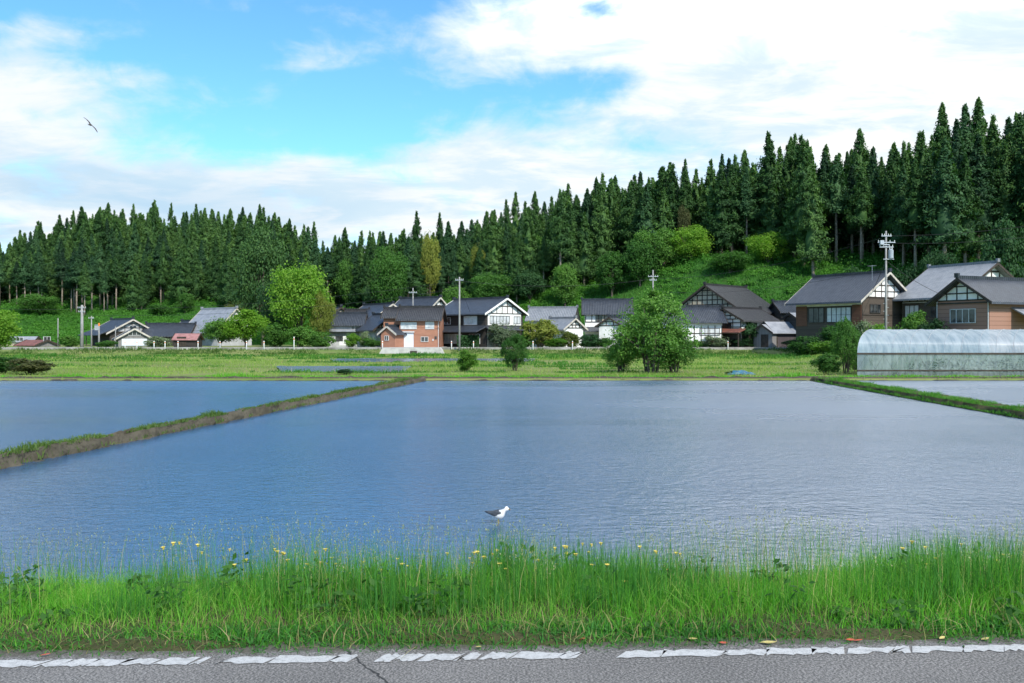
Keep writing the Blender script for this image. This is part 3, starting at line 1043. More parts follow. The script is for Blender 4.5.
# --- undergrowth on the open slopes below the forest edge (nobody could count it)
rr_ = np.random.default_rng(15)
cl_c, cl_n = [], []
cnt = 0
while cnt < 4600:
    px = rr_.uniform(-120, 1150); 
    f, zf, e, ze, c, zc = hill_at(px)
    y = rr_.uniform(f - 2, e + 12) if cnt < 3000 else rr_.uniform(e, c + 30)
    x = X(px, y)
    dn = mnoise.noise(Vector((x * 0.06, y * 0.06, 3.0)))
    if dn < -0.15 and y < e: continue
    z = HZ(x, y)
    ra = rr_.uniform(0.5, 1.5) * (1 + 0.5 * max(dn, 0)) if cnt < 3000 else rr_.uniform(1.2, 3.0)
    m = 90
    d = unit(rr_.normal(size=(m, 3))); d[:, 2] = np.abs(d[:, 2])
    cl_c.append(np.array([x, y, z]) + d * ra * rr_.uniform(0.5, 1.05, m)[:, None] * np.array([1.2, 1.2, 0.9]))
    cl_n.append(d + np.array([0, 0, .6])); cnt += 1
v, f = leaf_quads(np.concatenate(cl_c), np.concatenate(cl_n), 0.19, 0.6, rr_)
tag(link('undergrowth', np_mesh('undergrowth', v, f), M_slope), 'fresh green weeds and scrub covering the slope below the cedars', 'undergrowth', kind='stuff')

ns = 70000                                          # coarse grass on the open slope
px = rr_.uniform(-60, 1060, ns)
fe = np.stack(hill_at(px), -1)
y = fe[:, 0] - 3 + rr_.uniform(0, 1, ns) * (fe[:, 2] - fe[:, 0] + 8)
x = X(px, y)
me = blade_mesh('slope_grass', np.stack([x, y, hz(x, y) - .05], -1), rr_.uniform(.3, .95, ns), rr_.uniform(.10, .20, ns), np.abs(rr_.normal(.5, .3, ns)), rr_.uniform(0, 6.28, ns), rr_)
tag(link('slope_grass', me, M_slope), 'coarse green grass on the open slope behind the farmhouses', 'grass', kind='stuff')

# --- single broadleaf trees and bushes
BV = {}
def bv(kind, seed):
    key = (kind, seed)
    if key not in BV:
        P_ = dict(tree=dict(lobes=26, leaves=10000, leaf=0.0205, crown0=0.16, spread=1.0),
                  tall=dict(lobes=32, leaves=12000, leaf=0.0165, crown0=0.14, spread=1.05),
                  bush=dict(lobes=18, leaves=6500, leaf=0.029, crown0=0.0, stems=4, spread=1.05),
                  near=dict(lobes=34, leaves=24000, leaf=0.0145, crown0=0.05, stems=7, spread=1.1, gap=0.10, spiky=True),
                  pine=dict(lobes=11, leaves=3800, leaf=0.03, crown0=0.3, spread=1.0),
                  thin=dict(lobes=14, leaves=1500, leaf=0.030, crown0=0.3, spread=1.0))[kind]
        BV[key] = broad_meshes(seed, **P_)
    return BV[key]


def plant(name, label, cat, px, D, ytop, wpx, mat, kind='tree', seed=1, zbase=None, group=None, rz=None, sink=0.0):
    x = X(px, D); z = HZ(x, D) if zbase is None else zbase
    h = Z(ytop, D) - z; w = wpx / F * D
    e = empty(name, (x, D, z - sink), rng.uniform(0, 6.28) if rz is None else rz)
    e.scale = (w, w, h + sink)
    tag(e, label, cat, group)
    t_, c_ = bv(kind, seed)
    if kind == 'bush':
        a = link('stems', t_, None, e); b = link('foliage', c_, None, e)
    else:
        a = link('trunk', t_, None, e); b = link('crown', c_, None, e)
    for o, m in ((a, M_bark2), (b, mat)):
        if len(o.data.materials) == 0: o.data.materials.append(m)
        o.material_slots[0].link = 'OBJECT'; o.material_slots[0].material = m
    return e


# near, on the far edge of the paddy
plant('multi_stem_tree', 'big dark bushy tree with many stems on the far edge of the paddy', 'tree', 652, 57, 286, 86, M_green, 'near', 1)
plant('multi_stem_tree', 'low spreading side growth of the big bushy tree, hanging to its right', 'bush', 674, 57.8, 324, 54, M_green, 'near', 5)
plant('multi_stem_tree', 'low dense side growth at the left foot of the big bushy tree', 'bush', 621, 58.2, 332, 36, M_green, 'near', 6)
plant('small_tree', 'small dark tree standing alone before the white gabled house', 'tree', 515, 62, 333, 30, M_green, 'near', 2)
plant('bush', 'round light green bush at the foot of the tall lone pole', 'bush', 467, 60, 350, 24, M_bright, 'bush', 3)
plant('bush', 'small dark hump of a bush beside the far flooded strip', 'bush', 345, 55, 369, 18, M_dark, 'bush', 4)
plant('bush', 'wide bronze-tinged bush at the far left edge of the paddy field', 'bush', 30, 55, 357, 46, M_brown, 'bush', 5)
plant('bush', 'green bush behind the bronze bush at the far left of the field', 'bush', 2, 57, 356, 42, M_green, 'bush', 6)
plant('young_tree', 'loose young tree at the left corner of the greenhouse', 'tree', 846, 58, 316, 34, M_green, 'near', 3)
plant('bush', 'low weedy bush before the young tree by the greenhouse', 'bush', 826, 55, 352, 30, M_green, 'bush', 7)
plant('bush', 'rank weeds heaped along the left end of the greenhouse', 'bush', 856, 60, 345, 24, M_green, 'bush', 8)
# along the village road
plant('broadleaf_tree', 'yellow-green tree cut by the left edge of the photo', 'tree', -4, 118, 306, 50, M_bright, 'tree', 11)
plant('broadleaf_tree', 'low dark round tree left of the bright round tree by the road', 'tree', 220, 152, 316, 42, M_green, 'tree', 12)
plant('broadleaf_tree', 'bright round yellow-green tree beside the far road', 'tree', 246, 149.5, 309, 50, M_lime, 'tree', 13)
plant('broadleaf_tree', 'tall bright green tree towering over the grey-walled cottage', 'tree', 300, 162, 259, 66, M_bright, 'tall', 14)
plant('broadleaf_tree', 'tall dense dark evergreen behind the tall bright tree', 'tree', 263, 186, 228, 56, M_cedar, 'tall', 15)
plant('broadleaf_tree', 'dark evergreen filling the gap left under the tall bright tree', 'tree', 280, 170, 276, 46, M_dark, 'tall', 16)
plant('bamboo_clump', 'ochre bamboo clump drooping right of the tall bright tree', 'bamboo', 322, 160, 288, 26, M_yellow, 'tall', 17)
for i, (px, D, yt, w, m, lb) in enumerate([
        (275, 156, 322, 30, M_green, 'dark green shrub at the left foot of the tall bright tree'), (300, 154, 325, 32, M_green, 'green shrub under the middle of the tall bright tree'),
        (322, 153, 330, 26, M_green, 'green shrub at the right foot of the tall bright tree'), (352, 152, 332, 18, M_bright, 'bright upright shrub before the grey-walled cottage'),
        (372, 152, 336, 20, M_green, 'garden shrub between the grey-walled cottage and the brick house'), (365, 153, 331, 12, M_pale, 'pale blossoming shrub beside the stepped timber gables'),
        (158, 154, 336, 26, M_pale, 'pale flowering shrub beside the pink-roofed shed'), (108, 156, 340, 20, M_green, 'small shrub below the dark two-tier house'),
        (70, 165, 334, 24, M_green, 'scrub beside the thin pole left of the pole cluster'),
        (540, 150, 317, 38, M_yellow, 'big olive-yellow bush in front of the low white-walled house'), (503, 149, 320, 32, M_pale, 'pale leafy shrub before the white gable wall'),
        (568, 150, 331, 24, M_yellow, 'yellow-green bush left of the balcony-less white house'), (522, 149, 334, 26, M_green, 'dark shrub between the olive bush and the pale shrub'),
        (556, 149, 337, 26, M_bright, 'bright low shrub under the olive-yellow bush'), (590, 151, 333, 26, M_dark, 'dark clipped shrub before the two-tier white house'),
        (605, 151, 337, 22, M_green, 'green shrub right of the dark clipped shrub'), (716, 149, 334, 30, M_pale, 'pale flowering shrub before the grid-gabled farmhouse'),
        (742, 150, 337, 26, M_dark, 'dark rounded shrub by the farmhouse porch'), (700, 150, 338, 22, M_green, 'green shrub just right of the big bushy tree'),
        (838, 118, 322, 40, M_green, 'leafy shrub in front of the long dark-roofed farmhouse'), (862, 112, 318, 34, M_pale, 'pale blossoming shrub left of the transformer pole'),
        (880, 104, 322, 30, M_bright, 'bright low shrub at the foot of the transformer pole'), (900, 103, 324, 34, M_green, 'dark shrub right of the transformer pole foot'),
        (915, 101, 311, 30, M_green, 'round green shrub before the orange-walled house'), (828, 138, 332, 24, M_dark, 'dark shrub behind the plum-walled shed corner'),
        (795, 143, 339, 26, M_dark, 'clipped dark shrub at the plum shed wall'),
        (806, 118, 334, 34, M_green, 'spreading green shrub below the left end of the long farmhouse'),
        (826, 112, 340, 36, M_bright, 'low bright scrub between the plum shed and the greenhouse'),
        (850, 108, 330, 34, M_dark, 'dark shrub under the middle window of the long farmhouse'),
        (872, 106, 330, 32, M_green, 'green shrub between the pale blossoms and the transformer pole'),
        (935, 98, 318, 34, M_dark, 'dark shrub at the left corner of the orange-walled house')]):
    plant('garden_shrub', lb, 'shrub', px, D, yt, w, m, 'bush', 20 + i % 6, group='garden shrubs by the houses')
plant('garden_pine', 'cloud-pruned pine before the grid-gabled farmhouse', 'tree', 749, 149.6, 320, 24, M_dark, 'pine', 31)
plant('young_tree', 'thin sparse young tree before the plum-walled shed', 'tree', 812, 142, 317, 26, M_brown, 'thin', 32)
# on the hillside
for i, (px, D, yt, yb, w, m, lb) in enumerate([
        (388, 221, 245, 0, 42, M_green, 'fresh green broadleaf tree among cedars above the brick house'),
        (430, 229, 230, 0, 22, M_yellow, 'brownish bare-looking tree among cedars above the brick house'),
        (612, 199, 250, 0, 40, M_green, 'greyish-green round tree behind the big bushy tree'),
        (655, 200, 222, 0, 50, M_green, 'left one of the light round trees on the brow of the green slope'),
        (690, 199, 224, 0, 48, M_bright, 'right one of the light round trees on the brow of the green slope'),
        (640, 197, 240, 0, 40, M_green, 'low green tree below the light trees on the slope brow'),
        (684, 210, 201, 0, 15, M_brown, 'small bronze treetop above the light trees on the brow'),
        (768, 188, 232, 0, 44, M_bright, 'bright green bushy tree at the right end of the green slope'),
        (730, 186, 250, 0, 46, M_green, 'green thicket in the middle of the open slope'),
        (565, 200, 262, 0, 34, M_green, 'slender green tree behind the low white-walled house'),
        (492, 208, 268, 0, 50, M_green, 'green thicket behind the white gabled house roof'),
        (530, 206, 268, 0, 36, M_dark, 'dark green thicket between the white gabled house and the low house'),
        (455, 206, 285, 0, 34, M_green, 'low green thicket left of the white gabled house roof'),
        (478, 222, 242, 0, 18, M_yellow, 'tall ochre bamboo clump above the white gabled house'),
        (130, 322, 225, 0, 26, M_brown, 'bronze crown near the crest above the left pole cluster'),
        (40, 236, 292, 0, 46, M_green, 'round green bush-like tree before the bare trunks at far left'),
        (185, 232, 292, 0, 22, M_green, 'light green tree at the forest foot above the pink-roofed shed'),
        (160, 232, 303, 0, 28, M_green, 'low green tree at the forest foot left of the pink-roofed shed'),
        (235, 215, 300, 0, 26, M_yellow, 'olive tree behind the blue-grey roof'),
        (1008, 128, 214, 0, 64, M_dark, 'big blue-green broadleaf tree behind the grey-tiled house'),
        (1060, 126, 225, 0, 60, M_dark, 'blue-green broadleaf tree just past the right edge of the photo'),
        (850, 160, 266, 0, 44, M_dark, 'dark thicket behind the long dark-roofed farmhouse'),
        (905, 152, 262, 0, 40, M_dark, 'dark thicket behind the transformer pole'),
        (22, 250, 262, 0, 26, M_green, 'round green broadleaf crown among the cedars at far left'),
        (150, 262, 252, 0, 24, M_green, 'round green crown half way up the cedars above the two-tier house'),
        (213, 252, 266, 0, 26, M_dark, 'dark rounded crown among the cedars above the blue-grey roof'),
        (348, 243, 258, 0, 28, M_green, 'green broadleaf crown above the grey-walled cottage'),
        (540, 232, 232, 0, 24, M_green, 'green rounded crown among the cedars above the olive bush'),
        (588, 222, 240, 0, 30, M_green, 'pale green crown among the cedars behind the two-tier white house'),
        (722, 206, 222, 0, 22, M_yellow, 'olive crown under the cedars above the grid-gabled farmhouse'),
        (950, 162, 210, 0, 30, M_green, 'green rounded crown among the tall cedars behind the grey-tiled house'),
        (940, 150, 240, 0, 44, M_dark, 'dark leafy tree behind the grey-tiled roof ridge')]):
    plant('broadleaf_tree', lb, 'tree', px, D, yt, w, m, 'tall' if w > 40 else 'tree', 40 + i % 7, group='broadleaf trees on the hillside', sink=0.5)


# --- grass (stuff)
def in_wet(px, y):
    q = np.zeros(len(px), bool)
    for a, b, y0, y1 in WET: q |= (px > a) & (px < b) & (y > y0) & (y < y1)
    return q


def verge_grass():
    r = np.random.default_rng(21)
    def vz(o): return np.interp(o, offs, zo)
    def make(name, n, o_lo, o_hi, hfun, w, lean, mat, lab, xr=8.5, clump=None):
        o_ = r.uniform(o_lo, o_hi, n); x = r.uniform(-xr, xr, n)
        if clump is not None:
            k = r.integers(0, len(clump), n)
            x = clump[k, 0] + r.normal(0, clump[k, 2]); o_ = np.clip(clump[k, 1] + r.normal(0, clump[k, 2] * 0.7), 0.25, 3.2)
        pn = np.array([0.7 * mnoise.noise(Vector((a * 0.9, b * 1.1, 2.0))) + 0.5 * mnoise.noise(Vector((a * 3.4, b * 3.0, 6.0))) for a, b in zip(x, o_)])
        pos = np.stack([x, edge(x) + o_, vz(o_) - 0.01], -1)
        h = hfun(o_, x, pn, n) * np.interp(x, [-3.2, -2.3, -1.2, -.6, 0, 1.1, 1.4, 2.2, 2.7, 3.4], [.72, .78, 1.0, .85, 1.1, 1.05, .8, .8, 1.2, 1.2])
        me = blade_mesh(name, pos, h, w * r.uniform(0.6, 1.4, n), np.abs(r.normal(lean, lean * 0.6, n)), r.uniform(0, 6.28, n), r)
        tag(link(name, me, mat), lab, 'grass', kind='stuff')
    hf = lambda o, x, pn, n: np.clip(np.interp(o, [0.05, 0.25, 0.6, 1.2, 2.8], [0.035, 0.10, 0.19, 0.25, 0.30]) * (1 + 1.1 * pn) * r.uniform(0.35, 1.2, n), 0.03, 0.8)
    make('verge_grass', 78000, 0.05, 3.0, hf, 0.0046, 0.5, M_grass, 'bright green roadside grass between the white line and the paddy')
    ht = lambda o, x, pn, n: np.clip(np.interp(o, [0.2, 0.6, 1.2, 3], [0.15, 0.28, 0.36, 0.44]) * r.uniform(0.5, 1.2, n) * (1 + 0.3 * pn), 0.05, 0.85)
    cl = np.array([(x, r.uniform(0.55, 1.7), r.uniform(0.06, 0.17)) for x in np.concatenate([r.uniform(-2.6, -0.9, 22), r.uniform(-0.9, 1.2, 48), r.uniform(2.3, 3.6, 26), r.uniform(-8, 8, 30)])])
    nz = lambda o, x, pn, n: np.clip(np.interp(o, [0.1, 0.6, 1.2, 2.8], [0.10, 0.22, 0.30, 0.36]) * (1 + 0.9 * pn) * r.uniform(0.5, 1.25, n), 0.03, 0.8)
    make('fine_grass', 26000, 0.3, 2.8, nz, 0.0030, 0.75, M_fine, 'fine pale yellow-green grass arching through the roadside verge')
    make('rush_stalks', 6500, 0, 0, ht, 0.0044, 0.10, M_rush, 'upright dark green rush stalks rising out of the roadside grass', clump=cl)
    def stalks(name, n, o_lo, o_hi, h_lo, h_hi, w, mat, lab, head, hmat, hlab, xr=8.5, gate=-0.1):
        o_ = r.uniform(o_lo, o_hi, n); x = r.uniform(-xr, xr, n)
        pn = np.array([mnoise.noise(Vector((a * 0.8, b * 0.5, 12.0))) + .5 * mnoise.noise(Vector((a * 2.6, b, 3.0))) for a, b in zip(x, o_)])
        kp = pn > gate
        x, o_, pn = x[kp], o_[kp], pn[kp]; n = len(x)
        h = r.uniform(h_lo, h_hi, n) * (1 + .3 * pn)
        pos = np.stack([x, edge(x) + o_, vz(o_) - .01], -1)
        lean, az = np.abs(r.normal(.14, .10, n)), r.uniform(0, 6.28, n)
        tag(link(name, blade_mesh(name, pos, h, w * r.uniform(.8, 1.3, n), lean, az, r), mat), lab, 'grass', kind='stuff')
        tip = pos + np.stack([np.cos(az) * lean * h, np.sin(az) * lean * h, h * (1 - .35 * lean)], -1)
        C, D_ = [], []
        for q in range(head[0]):
            C.append(tip + r.normal(0, 1, (n, 3)) * np.array([.25, .25, 1.0]) * head[1] - np.array([0, 0, head[1] * .8])); D_.append(r.normal(0, .35, (n, 3)) + np.array([0, 0, 1.0]))
        C, D_ = np.concatenate(C), np.concatenate(D_)
        v, f = leaf_quads(C, r.normal(size=C.shape), head[2], .38, r, D_)
        hn = name + '_seed_heads'
        tag(link(hn, np_mesh(hn, v, f), hmat), hlab, 'seed heads', kind='stuff')
    stalks('seed_stalks', 6500, 0.45, 2.5, 0.30, 0.58, 0.0030, M_rush, 'thin green stalks standing above the roadside grass', (3, .010, .0068), M_haze, 'small dark seed heads on the tips of the tall green stalks')
    stalks('panicle_grass', 2600, 0.5, 2.6, 0.28, 0.52, 0.0022, M_dry, 'thin straw-coloured flowering grass above the verge', (9, .030, .0055), M_haze, 'feathery pale panicles of the flowering grass', gate=-0.05)
    hd = lambda o, x, pn, n: r.uniform(0.04, 0.17, n)
    make('dry_grass', 3000, 0.08, 0.5, hd, 0.005, 0.9, M_dry, 'withered straw lying along the foot of the roadside grass')
    make('creeping_weeds', 30000, 0.03, 0.42, lambda o, x, pn, n: r.uniform(0.02, 0.08, n), 0.009, 0.9, M_rush, 'low creeping weeds along the edge of the asphalt')
    # broad-leaved weeds here and there
    n = 130
    C, N = [], []
    for q in range(n):
        o0 = r.uniform(.22, 1.7); x0 = r.uniform(-7, 7); hh = r.uniform(.05, .30) * np.interp(o0, [.2, 1], [.4, 1.1])
        m = int(r.integers(10, 34))
        u = r.uniform(0, 1, m)
        C.append(np.stack([x0 + r.normal(0, .055, m), edge(x0) + o0 + r.normal(0, .05, m), vz(o0) + .02 + hh * u], -1)); N.append(np.stack([r.normal(0, .4, m), r.normal(-.3, .4, m), np.ones(m)], -1))
    v, f = leaf_quads(np.concatenate(C), np.concatenate(N), .030, .5, r)
    tag(link('broad_leaved_weeds', np_mesh('broad_leaved_weeds', v, f), M_green), 'scattered broad-leaved weeds among the roadside grass', 'weeds', kind='stuff')


verge_grass()


def field_grass():
    r = np.random.default_rng(22)
    n = 150000
    y = 49.2 * (139 / 49.2) ** r.uniform(0, 1, n)
    px = r.uniform(-130, 1154, n)
    x = X(px, y)
    keep = ~in_wet(px, y) & ~((px > 862) & (y > 51.5) & (y < 60))
    x, y, px = x[keep], y[keep], px[keep]
    z = hz(x, y)
    pn = np.array([mnoise.noise(Vector((a * 0.10, b * 0.16, 5.0))) + 0.5 * mnoise.noise(Vector((a * 0.5, b * 0.5, 8.0))) for a, b in zip(x, y)])
    rows = 0.5 + 0.5 * np.sin(y * 0.85 + 0.4 * np.sin(x * 0.08))
    h = np.clip(0.13 + 0.16 * pn + 0.10 * rows * (y < 110), 0.04, 0.55) * r.uniform(0.6, 1.35, len(x)) * np.interp(y, [49, 139], [0.8, 1.5])
    kp = (h > 0.05) & (r.uniform(size=len(x)) < np.clip(0.75 + 0.9 * pn, 0.12, 1))
    x, y, z, h, px = x[kp], y[kp], z[kp], h[kp], px[kp]
    me = blade_mesh('field_grass', np.stack([x, y, z - 0.02], -1), h, np.interp(y, [49, 139], [0.022, 0.07]) * r.uniform(.6, 1.4, len(x)), np.abs(r.normal(0.5, .3, len(x))), r.uniform(0, 6.28, len(x)), r)
    tag(link('field_grass', me, M_field), 'light green grass of the fields between the paddy and the village road', 'grass', kind='stuff')
    n = 5000                                           # tired straw among the green, and rank weeds on the road bank
    y = 50.5 * (138 / 50.5) ** r.uniform(0, 1, n); px = r.uniform(-130, 1154, n); x = X(px, y)
    pn = np.array([mnoise.noise(Vector((a * 0.05, b * 0.12, 15.0))) for a, b in zip(x, y)])
    kp = (pn > 0.02) & ~in_wet(px, y) & ~((px > 862) & (y < 60)); x, y = x[kp], y[kp]
    me = blade_mesh('field_straw', np.stack([x, y, hz(x, y) - .02], -1), r.uniform(.12, .4, len(x)), np.interp(y, [49, 139], [0.02, 0.06]), np.abs(r.normal(.5, .3, len(x))), r.uniform(0, 6.28, len(x)), r)
    tag(link('field_straw', me, M_dry), 'tired straw-coloured patches among the field grass', 'grass', kind='stuff')
    n = 16000
    px = r.uniform(-130, 868, n); px = px[(px < 379) | (px > 451)]; n = len(px); y = r.uniform(136.5, 142.6, n); x = X(px, y)
    pn = np.array([mnoise.noise(Vector((a * 0.16, b * 0.3, 25.0))) + .4 * mnoise.noise(Vector((a * .6, b * .6, 2.0))) for a, b in zip(x, y)])
    h = np.clip(.35 + .75 * pn, .08, 1.1) * r.uniform(.5, 1.2, n)
    me = blade_mesh('bank_weeds', np.stack([x, y, hz(x, y) - .05], -1), h, r.uniform(.07, .17, n), np.abs(r.normal(.5, .25, n)), r.uniform(0, 6.28, n), r)
    tag(link('bank_weeds', me, M_field), 'uneven weeds on the bank below the far road', 'weeds', kind='stuff')
    # taller weeds along the far bund
    n = 9000
    x = r.uniform(-36, 36, n); y = 49.7 + np.abs(r.normal(0, 0.8, n))
    pn = np.array([mnoise.noise(Vector((a * 0.35, 1.0, 5.0))) for a in x])
    h = np.clip(0.16 + 0.35 * pn, 0.05, 0.6) * r.uniform(0.6, 1.3, n)
    me = blade_mesh('bund_weeds', np.stack([x, y, hz(x, np.maximum(y, 49.4)) + 0.0], -1), h, r.uniform(.02, .05, n), np.abs(r.normal(.4, .2, n)), r.uniform(0, 6.28, n), r)
    tag(link('bund_weeds', me, M_grass), 'ragged green weeds along the far rim of the paddy', 'weeds', kind='stuff')
    # banks between the fields
    B, Hh = [], []
    for y0, a, b, hm in ((58.2, 250, 660, .30), (71.5, -100, 640, .34), (78, 480, 860, .30), (86.6, 250, 600, .42), (103, -100, 870, .5), (119, -100, 870, .55), (130, 300, 870, .5), (66, 560, 800, .22), (92, -100, 260, .4)):
        n = int((b - a) * 6)
        px = r.uniform(a, b, n); y = y0 + r.normal(0, .35 + y0 * .004, n) + .5 * np.sin(px * .03); x = X(px, y)
        pn = np.array([mnoise.noise(Vector((q * 0.12, y0, 9.0))) + .5 * mnoise.noise(Vector((q * .7, y0, 4.0))) for q in x])
        kp = pn > -.18
        B.append(np.stack([x, y, hz(x, y) - .03], -1)[kp]); Hh.append((hm * (.7 + .9 * pn) * r.uniform(.4, 1.3, n))[kp])
    B, Hh = np.concatenate(B), np.clip(np.concatenate(Hh), .06, 1.2)
    n = len(B)
    me = blade_mesh('field_bank_weeds', B, Hh, np.interp(B[:, 1], [49, 139], [.04, .13]) * r.uniform(.6, 1.4, n), np.abs(r.normal(.5, .25, n)), r.uniform(0, 6.28, n), r)
    tag(link('field_bank_weeds', me, M_slope), 'darker green weeds along the low banks between the fields', 'weeds', kind='stuff')
    for nm, a, b, n, hh, half, mat, lab in (('dike_grass', L0, L1, 15000, 0.13, 0.27, M_field, 'sparse yellow-green grass on top of the bare earth dike'),
                                            ('dike_weeds', R0, R1, 22000, 0.17, 0.50, M_slope, 'thick green weeds covering the right dike')):
        t = r.uniform(0, 1, n) ** 0.8
        nr = Vector((-(b - a).y, (b - a).x)).normalized()
        u = r.normal(0, half * 0.5, n) if nm == 'dike_grass' else r.uniform(-half, half, n)
        x = a.x + (b.x - a.x) * t + nr.x * u; y = a.y + (b.y - a.y) * t + nr.y * u
        pn = np.array([mnoise.noise(Vector((q * 0.8, w * 0.8, 7.0))) for q, w in zip(x, y)])
        kp = pn > (-0.30 if nm == 'dike_grass' else -1)
        x, y, pn, u = x[kp], y[kp], pn[kp], u[kp]
        z = WZ + np.where(np.abs(u) < half * 0.7, 0.20 if nm == 'dike_grass' else 0.2, 0.03)
        h = np.clip(hh * (0.7 + pn) * r.uniform(.5, 1.4, len(x)), .03, .5)
        me = blade_mesh(nm, np.stack([x, y, z], -1), h, r.uniform(.012, .028, len(x)), np.abs(r.normal(.6, .3, len(x))), r.uniform(0, 6.28, len(x)), r)
        tag(link(nm, me, mat), lab, 'grass', kind='stuff')


field_grass()

# ------------------------------------------------------------------ houses
def uv_box(me, mode='wall'):
    """metric UVs: walls by horizontal run and height, roofs by run along the ridge and distance down the slope"""
    uv = me.uv_layers.new(name='UVMap')
    for p in me.polygons:
        n = p.normal
        if abs(n.z) > 0.98:
            u, w = Vector((1, 0, 0)), Vector((0, 1, 0))
        else:
            u = Vector((0, 0, 1)).cross(n).normalized(); w = n.cross(u)
        for li in p.loop_indices:
            c = me.vertices[me.loops[li].vertex_index].co
            uv.data[li].uv = (c.dot(u), c.dot(w))


def part(mb, name, mat, parent):
    o = mb.build(name, mat, parent)
    uv_box(o.data)
    return o


class Block:
    """one wing of a house: L along its ridge, W across it, eave height he, ridge height hr, turned by a"""
    def __init__(s, root, px, D, a, L, W, z0, zeave, zridge, wall, roof, og=0.5, oe=0.8, th=0.22, ridge=True, barge=None, gable_wall=None, low=None):
        s.root = root
        x, y = X(px, D), D
        s.M = Matrix.Translation(Vector((x, y, z0)) - root.location) @ Matrix.Rotation(R(a), 4, 'Z')
        s.L, s.W, s.he, s.hr = L, W, zeave - z0, zridge - z0
        he, hr, hw, hl = s.he, s.hr, W / 2, L / 2
        sl_ = (hr - he) / hw
        s.slope = sl_
        m = MB(s.M)
        m.prism([(-hw, -2.2), (hw, -2.2), (hw, he), (0, hr - 0.02), (-hw, he)], -hl, hl)
        s.wall = part(m, 'wall', wall, root)
        m = MB(s.M)
        ex = hw + oe
        ze = he - oe * sl_
        for sg in (-1, 1):
            m.prism([(sg * ex, ze), (0, hr), (0, hr + th), (sg * ex, ze + th)][::sg], -hl - og, hl + og)
        s.roof = part(m, 'roof', roof, root)
        s.roof.data.update()
        if ridge:
            m = MB(s.M)
            m.box(-hl - og - 0.05, hl + og + 0.05, -0.16, 0.16, hr + th - 0.10, hr + th + 0.26)
            for sg in (-1, 1):
                m.box(sg * (hl + og) - 0.16, sg * (hl + og) + 0.16, -0.24, 0.24, hr + th + 0.02, hr + th + 0.5)
            part(m, 'ridge_cap', roof, s.roof)
        for sx in (-1, 1):
            m = MB(s.M)
            xa = sx * (hl + og + 0.03)
            zt, zb_ = th * 0.45 + 0.16, th * 0.45 - 0.18
            prof = [(-ex - .02, ze + zt), (0, hr + zt), (ex + .02, ze + zt), (ex + .02, ze + zb_), (0, hr + zb_), (-ex - .02, ze + zb_)]
            v_ = [(xa - .035, a_, z_) for a_, z_ in prof] + [(xa + .035, a_, z_) for a_, z_ in prof]
            m.add(v_, [(0, 1, 4, 5), (1, 2, 3, 4), (6, 11, 10, 7), (7, 10, 9, 8)] + [(i_, 6 + i_, 6 + (i_ + 1) % 6, (i_ + 1) % 6) for i_ in range(6)])
            part(m, 'bargeboard', barge or M_timber, root)
        if gable_wall is not None:
            for sx in (-1, 1):
                m = MB(s.M)
                m.prism([(-hw * .97, he - 0.05), (hw * .97, he - 0.05), (0, hr - 0.10)], sx * hl - 0.02, sx * hl + 0.03)
                part(m, 'gable', gable_wall, root)
        if low is not None:
            mat, hh = low
            m = MB(s.M)
            for sg in (-1, 1):
                m.box(-hl - .04, hl + .04, sg * hw - 0.04, sg * hw + 0.04, -2.2, hh)
                m.box(sg * hl - 0.045, sg * hl + 0.045, -hw + .041, hw - .041, -0.8, hh - 0.003)
            part(m, 'cladding', mat, root)

    def frame_on(s, side):
        hl, hw = s.L / 2, s.W / 2
        if side == 'front': return Matrix.Translation((0, -hw, 0))
        if side == 'back': return Matrix.Translation((0, hw, 0)) @ Matrix.Rotation(math.pi, 4, 'Z')
        if side == 'right': return Matrix.Translation((hl, 0, 0)) @ Matrix.Rotation(math.pi / 2, 4, 'Z')
        return Matrix.Translation((-hl, 0, 0)) @ Matrix.Rotation(-math.pi / 2, 4, 'Z')

    def window(s, side, u, z, w, h, n=2, glass=None, frame=None, name='window', rows_=1):
        M = s.M @ s.frame_on(side)
        t = 0.07
        m = MB(M)
        y0, y1 = -0.12, 0.0
        m.box(u - w / 2, u + w / 2, y0, y1, z - h / 2, z - h / 2 + t); m.box(u - w / 2, u + w / 2, y0, y1, z + h / 2 - t, z + h / 2)
        for i in range(n + 1):
            xx = u - w / 2 + (w - t) * i / n
            m.box(xx, xx + t, y0 + .004, y1, z - h / 2 + t, z + h / 2 - t)
        for j in range(1, rows_):
            zz = z - h / 2 + h * j / rows_
            m.box(u - w / 2 + t, u + w / 2 - t, y0 + .008, y1, zz - .02, zz + .02)
        o = part(m, name, frame or M_frame, s.root)
        m = MB(M); m.box(u - w / 2 + t * .5, u + w / 2 - t * .5, -0.06, -0.03, z - h / 2 + t * .5, z + h / 2 - t * .5)
        part(m, 'pane', glass or M_glass, o)
        return o

    def panel(s, side, u, z, w, h, mat, name, d=0.06):
        m = MB(s.M @ s.frame_on(side)); m.box(u - w / 2, u + w / 2, -d, 0.0, z - h / 2, z + h / 2)
        return part(m, name, mat, s.root)

    def timbers(s, side, cols=7, rws=3, z0=None, z1=None, bw=0.13):
        """exposed posts and rails; on a gable end they stop under the roof"""
        M = s.M @ s.frame_on(side)
        m = MB(M)
        gable = side in ('left', 'right')
        half = (s.W if gable else s.L) / 2
        z0 = s.he * 0.98 if z0 is None else z0
        z1 = (s.hr if gable else s.he) if z1 is None else z1
        def top(u): return min(z1, s.hr - 0.12 - abs(u) * s.slope) if gable else z1
        for i in range(cols):
            u = -half + bw / 2 + (2 * half - bw) * i / (cols - 1)
            t = top(u)
            if t > z0 + 0.15: m.box(u - bw / 2, u + bw / 2, -0.085, 0, z0, t)
